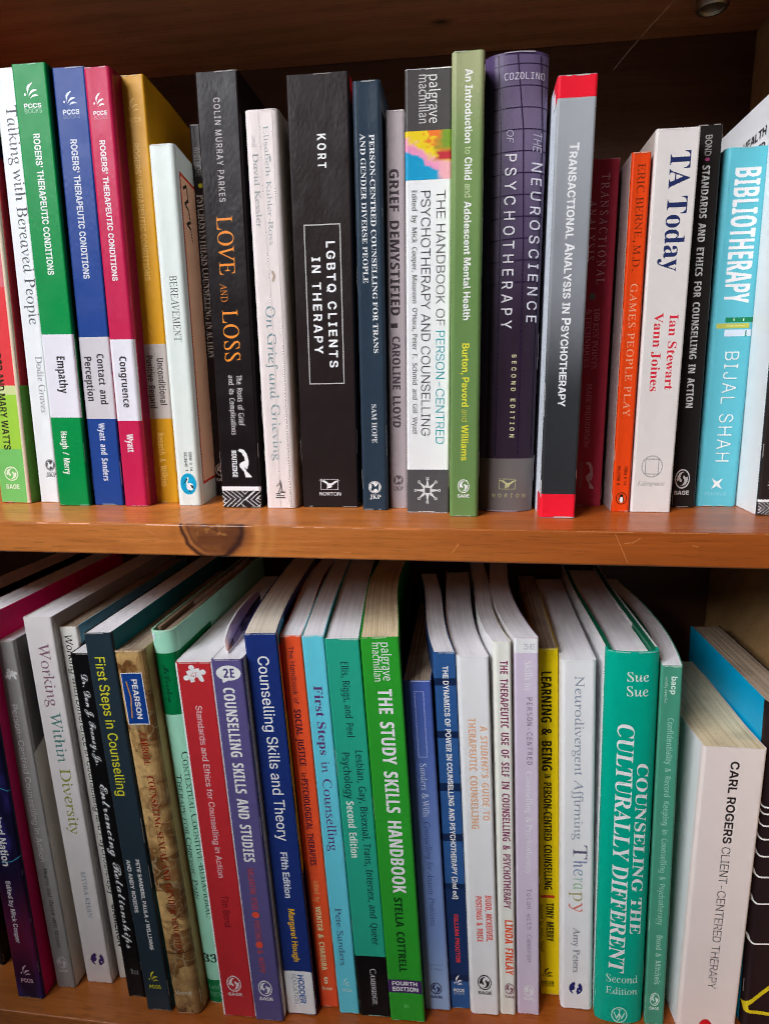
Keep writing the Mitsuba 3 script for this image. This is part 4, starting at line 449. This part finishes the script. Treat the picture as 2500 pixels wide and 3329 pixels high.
 {'n':'D22','row':1,'kind':'round','x':82.64,'y':36.74,'z':0.0,'W':27.34,'H':242.1,'D':165.0,'lean':-1.463,'rc':1.2,'sag':3.5,'jacket':1,'sp':(2,158,132),'R':(235,238,238),'L':(240,244,242),'pg':'white','bend':[(0.0,0.0),(17.71,-0.12),(35.41,-0.44),(53.12,-0.87),(70.82,-1.33),(88.53,-1.73),(106.24,-1.96),(123.94,-1.94),(141.65,-1.59),(165.0,-1.11)],'label':'thick jade green jacketed hardback with white slanted capitals','items':[('H','author','Sue','serif',10.39,21.87,225.02,230.61,(238,244,240),{}),('H','author','Sue','serif',10.39,21.87,216.44,222.25,(238,244,240),{}),('T','title','COUNSELING THE','serifb',17.63,24.06,176.26,64.59,(238,244,240),{'slant':8}),('T','title','CULTURALLY DIFFERENT','serifb',6.56,15.58,200.16,37.51,(240,246,242),{'slant':8}),('H','edition_mark','Second','serif',5.47,23.78,29.34,34.68,(190,225,212),{}),('H','edition_mark','Edition','serif',5.47,23.78,20.96,25.91,(190,225,212),{}),('G','publisher_mark','wiley',13.67,11.73,0.33,9.3,(180,222,208),(180,222,208))]},
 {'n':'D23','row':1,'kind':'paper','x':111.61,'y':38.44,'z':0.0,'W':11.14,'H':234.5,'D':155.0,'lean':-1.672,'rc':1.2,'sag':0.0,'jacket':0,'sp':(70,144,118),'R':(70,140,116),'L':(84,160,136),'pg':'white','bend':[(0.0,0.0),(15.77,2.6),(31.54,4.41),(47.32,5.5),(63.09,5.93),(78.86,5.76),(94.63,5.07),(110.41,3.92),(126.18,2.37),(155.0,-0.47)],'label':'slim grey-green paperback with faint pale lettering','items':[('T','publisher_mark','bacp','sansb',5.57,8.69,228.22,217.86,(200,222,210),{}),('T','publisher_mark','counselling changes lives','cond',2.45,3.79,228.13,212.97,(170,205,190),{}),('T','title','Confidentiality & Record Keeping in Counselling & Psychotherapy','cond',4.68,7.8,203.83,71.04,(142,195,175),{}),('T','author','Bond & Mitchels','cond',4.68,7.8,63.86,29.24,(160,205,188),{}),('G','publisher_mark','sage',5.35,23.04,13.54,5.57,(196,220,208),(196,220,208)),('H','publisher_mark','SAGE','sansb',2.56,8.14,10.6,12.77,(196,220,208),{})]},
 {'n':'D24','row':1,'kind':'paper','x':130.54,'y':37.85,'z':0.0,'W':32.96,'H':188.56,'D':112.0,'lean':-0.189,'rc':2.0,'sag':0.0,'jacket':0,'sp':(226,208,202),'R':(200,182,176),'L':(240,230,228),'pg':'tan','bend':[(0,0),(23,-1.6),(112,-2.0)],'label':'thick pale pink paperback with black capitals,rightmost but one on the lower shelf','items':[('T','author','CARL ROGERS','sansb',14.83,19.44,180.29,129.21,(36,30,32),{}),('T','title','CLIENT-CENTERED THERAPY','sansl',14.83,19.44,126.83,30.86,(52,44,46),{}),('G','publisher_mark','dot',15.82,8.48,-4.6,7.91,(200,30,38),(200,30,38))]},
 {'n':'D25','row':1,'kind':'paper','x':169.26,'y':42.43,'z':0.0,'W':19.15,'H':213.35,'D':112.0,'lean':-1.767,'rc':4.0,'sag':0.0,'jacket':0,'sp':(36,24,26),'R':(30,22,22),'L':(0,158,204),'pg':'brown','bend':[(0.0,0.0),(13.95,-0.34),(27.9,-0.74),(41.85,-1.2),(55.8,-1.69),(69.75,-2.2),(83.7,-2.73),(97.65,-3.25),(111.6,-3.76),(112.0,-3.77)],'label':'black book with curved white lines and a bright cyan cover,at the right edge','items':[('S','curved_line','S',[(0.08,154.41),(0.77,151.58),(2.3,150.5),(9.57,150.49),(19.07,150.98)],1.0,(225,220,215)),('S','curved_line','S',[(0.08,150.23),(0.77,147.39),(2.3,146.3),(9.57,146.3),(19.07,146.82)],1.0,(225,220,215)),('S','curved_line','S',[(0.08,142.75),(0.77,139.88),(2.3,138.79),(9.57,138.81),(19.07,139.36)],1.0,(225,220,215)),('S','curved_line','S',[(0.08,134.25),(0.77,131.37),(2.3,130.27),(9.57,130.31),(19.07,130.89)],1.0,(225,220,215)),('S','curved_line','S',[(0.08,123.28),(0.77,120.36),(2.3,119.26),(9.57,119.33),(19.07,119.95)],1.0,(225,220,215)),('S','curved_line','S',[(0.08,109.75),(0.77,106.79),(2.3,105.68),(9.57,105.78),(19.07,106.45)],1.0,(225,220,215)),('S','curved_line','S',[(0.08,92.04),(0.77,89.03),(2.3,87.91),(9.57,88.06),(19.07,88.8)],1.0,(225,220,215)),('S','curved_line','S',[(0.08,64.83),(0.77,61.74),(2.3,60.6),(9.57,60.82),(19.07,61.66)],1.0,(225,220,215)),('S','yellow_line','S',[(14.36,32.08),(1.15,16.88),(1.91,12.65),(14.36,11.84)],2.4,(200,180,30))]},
]

def prof_of(W, kind, rc, sag):
    """the spine's outer line, (u, depth) from the left arris to the right one, in metres"""
    if kind == 'round':
        a = np.linspace(0, 1, 19)
        pts = [(W * t, sag * (2 * t - 1) ** 2 * (0.55 + 0.45 * (2 * t - 1) ** 4)) for t in a]
        return np.array([(0.0, sag + 0.004), (0.0002, sag + 0.0015)] + pts + [(W - 0.0002, sag + 0.0015), (W, sag + 0.004)])
    a = np.linspace(0, math.pi / 2, 5)
    l = [(rc - rc * math.cos(t), rc - rc * math.sin(t)) for t in a]
    r = [(W - rc + rc * math.sin(t), rc - rc * math.cos(t)) for t in a]
    belly = 0.00025
    mid = [(rc + (W - 2 * rc) * t, belly * (4 * t * (1 - t))) for t in (0.25, 0.5, 0.75)]
    return np.array([(0.0, rc + 0.0012)] + l + mid + r + [(W, rc + 0.0012)])

def strip(outer, inner, v0, v1, place, nv=2):
    """a thin upright sheet between two lines (u, d), from height v0 to v1 (numbers or functions of the index)"""
    n = len(outer)
    rows = []
    for line in (outer, inner):
        for t in np.linspace(0, 1, nv):
            rows.append(np.column_stack([line[:, 0], line[:, 1], v0 + (v1 - v0) * t * np.ones(n)]))
    P = place(np.vstack(rows))
    f = []
    def q(a, b, c, d): f.extend([[a, b, c], [a, c, d]])
    O = lambda k, i: k * n + i
    I = lambda k, i: (nv + k) * n + i
    for k in range(nv - 1):
        for i in range(n - 1):
            q(O(k, i), O(k, i + 1), O(k + 1, i + 1), O(k + 1, i)); q(I(k, i + 1), I(k, i), I(k + 1, i), I(k + 1, i + 1))
        q(O(k, 0), O(k + 1, 0), I(k + 1, 0), I(k, 0)); q(O(k, n - 1), I(k, n - 1), I(k + 1, n - 1), O(k + 1, n - 1))
    for i in range(n - 1):
        q(O(nv - 1, i), O(nv - 1, i + 1), I(nv - 1, i + 1), I(nv - 1, i)); q(O(0, i + 1), O(0, i), I(0, i), I(0, i + 1))
    return trimesh.Trimesh(P, np.array(f), process=False)

def shade_of(row, c, k):
    return lin(c, k)

def make_book(b, key):
    W, H, D, rc, sag = (b[k] / 1000 for k in ('W', 'H', 'D', 'rc', 'sag'))
    kind, row = b['kind'], b['row']
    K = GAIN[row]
    l = math.radians(b['lean'])
    base = np.array([b['x'] / 1000, b['y'] / 1000, b['z'] / 1000 + (0.0 if row == 0 else ZL) + 0.0002])
    ax, up = np.array([math.cos(l), 0, -math.sin(l)]), np.array([math.sin(l), 0, math.cos(l)])
    bd = np.array(b['bend']) / 1000 if b['bend'] else np.array([(0, 0), (1, 0)])
    def bend(d): return np.interp(d, bd[:, 0], bd[:, 1])
    def place(q):
        q = np.atleast_2d(q)
        return base + (q[:, :1] + bend(q[:, 1:2])) * ax + q[:, 1:2] * [0, 1, 0] + q[:, 2:3] * up
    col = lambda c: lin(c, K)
    pts = prof_of(W, kind, rc, sag)
    t = 0.0004 if kind == 'paper' else 0.0009
    # inner line of the spine: moved in along its normals
    d_ = np.gradient(pts, axis=0); nn = np.column_stack([-d_[:, 1], d_[:, 0]]); nn /= np.linalg.norm(nn, axis=1, keepdims=True)
    inner = pts + nn * t
    inner[0] = (t, pts[0, 1]); inner[-1] = (W - t, pts[-1, 1])
    dr0 = pts[0, 1]
    m = strip(pts, inner, 0.0, H, place, nv=4)
    add(key + '__spine', m, 'cover_material', smooth=38, color=None) if False else None
    def addc(part, mesh, c, mat='cover_material', smooth=38):
        if smooth not in (False, True):
            mesh = trimesh.graph.smooth_shade(mesh, angle=math.radians(smooth), facet_minarea=None); sm = True
        else: sm = smooth
        return add(key + '__' + part, mesh, mat, smooth=sm, color=vc(mesh, c))
    addc('spine', m, col(b['sp']))
    nd = 14 if b['bend'] else 3
    ds = np.linspace(dr0, D, nd)
    tc = t if kind == 'paper' else (0.0005 if b['jacket'] else 0.0024)
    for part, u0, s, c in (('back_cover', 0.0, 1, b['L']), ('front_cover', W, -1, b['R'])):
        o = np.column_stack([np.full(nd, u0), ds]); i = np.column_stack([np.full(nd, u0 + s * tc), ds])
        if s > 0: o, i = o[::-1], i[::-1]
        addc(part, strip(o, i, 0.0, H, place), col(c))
    inset = 0.0002 if kind == 'paper' else 0.0032
    gap = tc + (0.0001 if kind == 'paper' else 0.0003)
    if b['jacket']:
        for s, u0 in ((1, tc + 0.0002), (-1, W - tc - 0.0002)):
            o = np.column_stack([np.full(nd, u0), ds]); i = np.column_stack([np.full(nd, u0 + s * 0.0026), ds])
            if s > 0: o, i = o[::-1], i[::-1]
            addc('board', strip(o, i, 0.0006, H - 0.0007, place), col((22, 104, 76) if b['n'] == 'D22' else (120, 104, 84)))
            f0 = ds[0] + (0.045 if s > 0 else 0.038)
            fo = np.column_stack([np.full(6, u0 + s * 0.0030), np.linspace(f0, D - 0.002, 6)]); fi = fo - [s * 0.0003, 0]
            if s > 0: fo, fi = fo[::-1], fi[::-1]
            addc('jacket_flap', strip(fo, fi, 0.0006, H - 0.0012, place), col((225, 228, 222)))
        gap = tc + 0.0036
    # the page block: a grid on top for an uneven cut, plain sides
    nu, npd = max(6, int(W / 0.0016)), 16
    us = np.linspace(gap, W - gap, nu); pd = np.linspace(max(inner[:, 1].max() if kind == 'round' else t + 0.0001, t), D - (0.001 if kind == 'paper' else 0.004), npd)
    U, V = np.meshgrid(us, pd)
    front = np.interp(U[0], pts[:, 0], pts[:, 1]) + t + 0.0001
    V[0] = np.minimum(front, pd[1] * 0.9)
    top = H - inset - 0.00016 * meshkit.noise(np.stack([U * 700, V * 25, U * 0 + b['x']], -1)) - 0.0004 * meshkit.noise(np.stack([U * 120 + 5, V * 12, U * 0 + b['x']], -1))
    P = np.column_stack([U.ravel(), V.ravel(), top.ravel()]); Q = P.copy(); Q[:, 2] = 0.0004
    f, n1 = [], nu
    idx = lambda i, j: i * nu + j
    for i in range(npd - 1):
        for j in range(nu - 1):
            f += [[idx(i, j), idx(i, j + 1), idx(i + 1, j + 1)], [idx(i, j), idx(i + 1, j + 1), idx(i + 1, j)]]
    N = len(P)
    rim = [idx(0, j) for j in range(nu)] + [idx(i, nu - 1) for i in range(1, npd)] + [idx(npd - 1, j) for j in range(nu - 2, -1, -1)] + [idx(i, 0) for i in range(npd - 2, 0, -1)]
    for a, c in zip(rim, rim[1:] + rim[:1]): f += [[a, N + a, N + c], [a, N + c, c]]
    uv = np.vstack([P[:, :2], np.column_stack([Q[:, 0], Q[:, 1] + 0.3])])
    add(key + '__page_block', (place(np.vstack([P, Q])), np.array(f)), 'paper_' + b['pg'], smooth=False, uv=uv)
    # prints
    L = pts
    tan = np.gradient(L, axis=0); nrm = np.column_stack([tan[:, 1], -tan[:, 0]]); nrm /= np.linalg.norm(nrm, axis=1, keepdims=True)
    def on_spine(u, v, e):
        core = slice(2, len(L) - 2) if kind == 'round' else slice(1, len(L) - 1)
        d = np.interp(u, L[core, 0], L[core, 1]); nx = np.interp(u, L[core, 0], nrm[core, 0]); nd_ = np.interp(u, L[core, 0], nrm[core, 1])
        return place(np.column_stack([u + nx * e, d + nd_ * e, v]))
    def on_side(face, d, v, e):
        return place(np.column_stack([np.full(len(d), W + e if face == 'R' else -e), d, v]))
    knots = L[(L[:, 0] > 0) & (L[:, 0] < W), 0]
    def cut(poly):
        """a flat shape cut along the lines where the spine bends"""
        es = np.unique(np.concatenate([[-1.0], knots, [2.0]]))
        parts = [poly.intersection(box(a, -1, c, 1)) for a, c in zip(es, es[1:])]
        return [q for q in parts if not q.is_empty and q.area > 1e-12]
    lay = [0]
    def put(part, face, v2, f, c, mat='print_material', uv=None):
        if not len(f): return
        lay[0] += 1
        e = 0.00007 + 0.000022 * lay[0]
        P = on_spine(v2[:, 0], v2[:, 1], e) if face == 'S' else on_side(face, v2[:, 0], v2[:, 1], e)
        n = add(key + '__' + part, (P, f), mat, smooth=False, uv=uv, color=None if c is None else np.tile(lin(c, K), (len(P), 1)))
    def put_poly(part, face, poly, c, mat='print_material', uvbox=None):
        if face == 'S': polys = cut(poly)
        else:
            xs = [-1.0] + [float(q) for q in np.arange(0.005, D, 0.005)] + [1.0]
            polys = [poly.intersection(box(a, -1, q, 1)) for a, q in zip(xs, xs[1:])] if b['bend'] else [poly]
            polys = [q for q in polys if not q.is_empty and q.area > 1e-12]
        vs, fs, at = [], [], 0
        for q in polys:
            v, f = tri_of(q)
            if len(f): vs.append(v); fs.append(f + at); at += len(v)
        if not vs: return
        v, f = np.vstack(vs), np.vstack(fs)
        uv = None
        if uvbox: uv = (v - [uvbox[0], uvbox[2]]) / [uvbox[1] - uvbox[0], uvbox[3] - uvbox[2]]
        if face == 'L': pass
        put(part, face, v, f, c, mat, uv)
    for it in b['items']:
        k, part = it[0], it[1]
        a = lambda i: it[i] / 1000
        if k == 'R': put_poly(part, it[2], box(a(3), a(5), a(4), a(6)), it[7])
        elif k == 'B': put_poly(part, 'S', box(a(2) + .0012, a(4) + .0012, a(3) - .0012, a(5) - .0012).buffer(.0012), it[6])
        elif k == 'X': put_poly(part, 'S', box(a(3), a(5), a(4), a(6)), None, 'tex_' + it[2], (a(3), a(4), a(5), a(6)))
        elif k == 'F':
            bx = box(a(2), a(4), a(3), a(5)); put_poly(part, 'S', bx.difference(bx.buffer(-a(6), join_style=2)), it[7])
        elif k in ('S', 'Q'):
            p2 = [(x / 1000, y / 1000) for x, y in it[3]]
            if k == 'S': put_poly(part, it[2], LineString(p2).buffer(a(4) / 2), it[5])
            else: put_poly(part, it[2], Polygon(p2).buffer(0), it[4])
        elif k == 'T':
            v, f, n = layout(it[2], it[3], it[9])
            hh = a(5) - a(4)
            q = np.column_stack([a(4) + v[:, 1] * hh, a(6) + (a(7) - a(6)) * v[:, 0] / n])
            put(part, 'S', q, f, it[8])
        elif k == 'H':
            v, f, n = layout(it[2], it[3], it[9])
            q = np.column_stack([a(4) + (a(5) - a(4)) * v[:, 0] / n, a(6) + (a(7) - a(6)) * v[:, 1]])
            put(part, 'S', q, f, it[8])
        elif k == 'D':
            v, f, n = layout(it[3], it[4])
            q = np.column_stack([a(5) + (a(6) - a(5)) * v[:, 0] / n, a(7) + v[:, 1] * a(8)])
            put(part, it[2], q, f[:, ::-1], it[9])
        elif k == 'G':
            for poly, which in emblem(it[2]):
                c = (it[7], it[8])[which] if which < 2 else PAL2[which]
                q = affinity.translate(affinity.scale(poly, a(6), a(4) - a(5), origin=(0, 0)), a(3), (a(4) + a(5)) / 2)
                q = q.intersection(box(0.0002, 0.0002, W - 0.0002, H - 0.0002))
                if not q.is_empty: put_poly(part, 'S', q, c)
    # scuffed paper along the ends of the spine, where hands and the shelf have worn the print
    r = np.random.default_rng(abs(int(b['x'] * 10)) + row)
    scuffs = []
    for v in (0.00035, H - 0.00035):
        worn = row == 1 and v > 0.01
        for _ in range(int(r.integers(4, 7) if worn else r.integers(2, 5))):
            u0 = float(r.uniform(0.0005, W * 0.8)); u1 = min(W - 0.0004, u0 + float(r.uniform(0.0008, W * 0.35)))
            w = float(r.uniform(0.00012, 0.00048 if worn else 0.00030))
            scuffs.append(LineString([(u0, v), ((u0 + u1) / 2, v + float(r.uniform(-.0001, .0001))), (u1, v)]).buffer(w, quad_segs=2))
    for u in (0.0003, W - 0.0003):
        v = float(r.uniform(0.0, 0.03))
        for _ in range(int(r.integers(1, 4))):
            h = float(r.uniform(0.002, 0.018)); w = float(r.uniform(0.00005, 0.00013))
            scuffs.append(LineString([(u, min(v, H - .001)), (u, min(v + h, H - .0005))]).buffer(w, quad_segs=2)); v += h + float(r.uniform(0.01, 0.12))
    sc = union_all(scuffs).intersection(box(0, 0, W, H))
    before = set(scene)
    put_poly('worn_edge', 'S', sc, tuple(0.42 * x + 0.58 * y for x, y in zip(b['sp'], (222, 214, 206))))
    for n in set(scene) - before: labels[n] = {'kind': 'stuff'}

def leaflet():
    foot = np.array([(-131.0, 21.8, -78.3), (-131.0, 27.0, -78.3), (-131.2, 37.1, -78.3), (-132.5, 55.2, -78.3), (-135.3, 79.2, -78.3), (-138.6, 102.8, -78.3)]) / 1000
    top = np.array([(-131.7, 21.8, -76.8), (-134.3, 27.0, -73.1), (-135.2, 37.1, -68.5), (-136.3, 55.2, -66.1), (-138.7, 79.2, -67.4), (-139.7, 102.8, -69.2)]) / 1000
    t = np.linspace(0, 5, 21); k = np.arange(6)
    F = np.column_stack([np.interp(t, k, foot[:, i]) for i in range(3)]); P = np.column_stack([np.interp(t, k, top[:, i]) for i in range(3)])
    rows = [F + (P - F) * q + np.array([0.0009, 0, 0]) * math.sin(math.pi * q) for q in np.linspace(0, 1, 6)]
    v = np.vstack(rows); n = 21; f = []
    for i in range(5):
        for j in range(n - 1):
            f += [[i * n + j, i * n + j + 1, (i + 1) * n + j + 1], [i * n + j, (i + 1) * n + j + 1, (i + 1) * n + j]]
    f = np.array(f); back = v - [0.0007, 0, 0]
    m = len(v)
    rim = [j for j in range(n)] + [i * n + n - 1 for i in range(1, 6)] + [5 * n + j for j in range(n - 2, -1, -1)] + [i * n for i in range(4, 0, -1)]
    white = np.vstack([v, back]); wf = [[a, m + a, m + c] for a, c in zip(rim, rim[1:] + rim[:1])] + [[a, m + c, c] for a, c in zip(rim, rim[1:] + rim[:1])] + (f[:, ::-1] + m).tolist()
    add('leaflet__back', (white, np.array(wf)), 'print_material', color=vc((white,), lin((238, 236, 242))))
    uv = np.column_stack([np.tile(np.linspace(0, 1, n), 6), np.repeat(np.linspace(0, 1, 6), n)])
    add('leaflet__picture', (v + [0.00005, 0, 0], f), 'tex_leaflet', smooth=True, uv=uv)
    labels['leaflet'] = {'label': 'curled leaflet with a dark picture sticking up out of the purple book', 'category': 'leaflet'}
uvtex('tex_leaflet', lambda p, n, uv: mix(mix(L3((60, 42, 74)), L3((150, 128, 160)), smoothstep(0.45, 0.6, fbm(uv.x * 5, uv.y * 2.2, 1.0, octaves=3))), L3((200, 120, 40)), 1 - smoothstep(0.1, 0.3, uv.x)) * 1.0 + mi.Color3f(0.62, 0.6, 0.66) * smoothstep(0.62, 0.68, uv.y + 0.25 * (1 - uv.x)))
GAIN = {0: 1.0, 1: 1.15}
count = {'paperback': 0, 'hardback': 0}
for b in BOOKS:
    kind = 'paperback' if b['kind'] == 'paper' else 'hardback'
    key = kind if not count[kind] else '%s_%03d' % (kind, count[kind])
    count[kind] += 1
    make_book(b, key)
    labels[key] = {'label': b['label'], 'category': 'book', 'group': 'books standing on the upper shelf' if b['row'] == 0 else 'books standing on the lower shelf'}
leaflet()
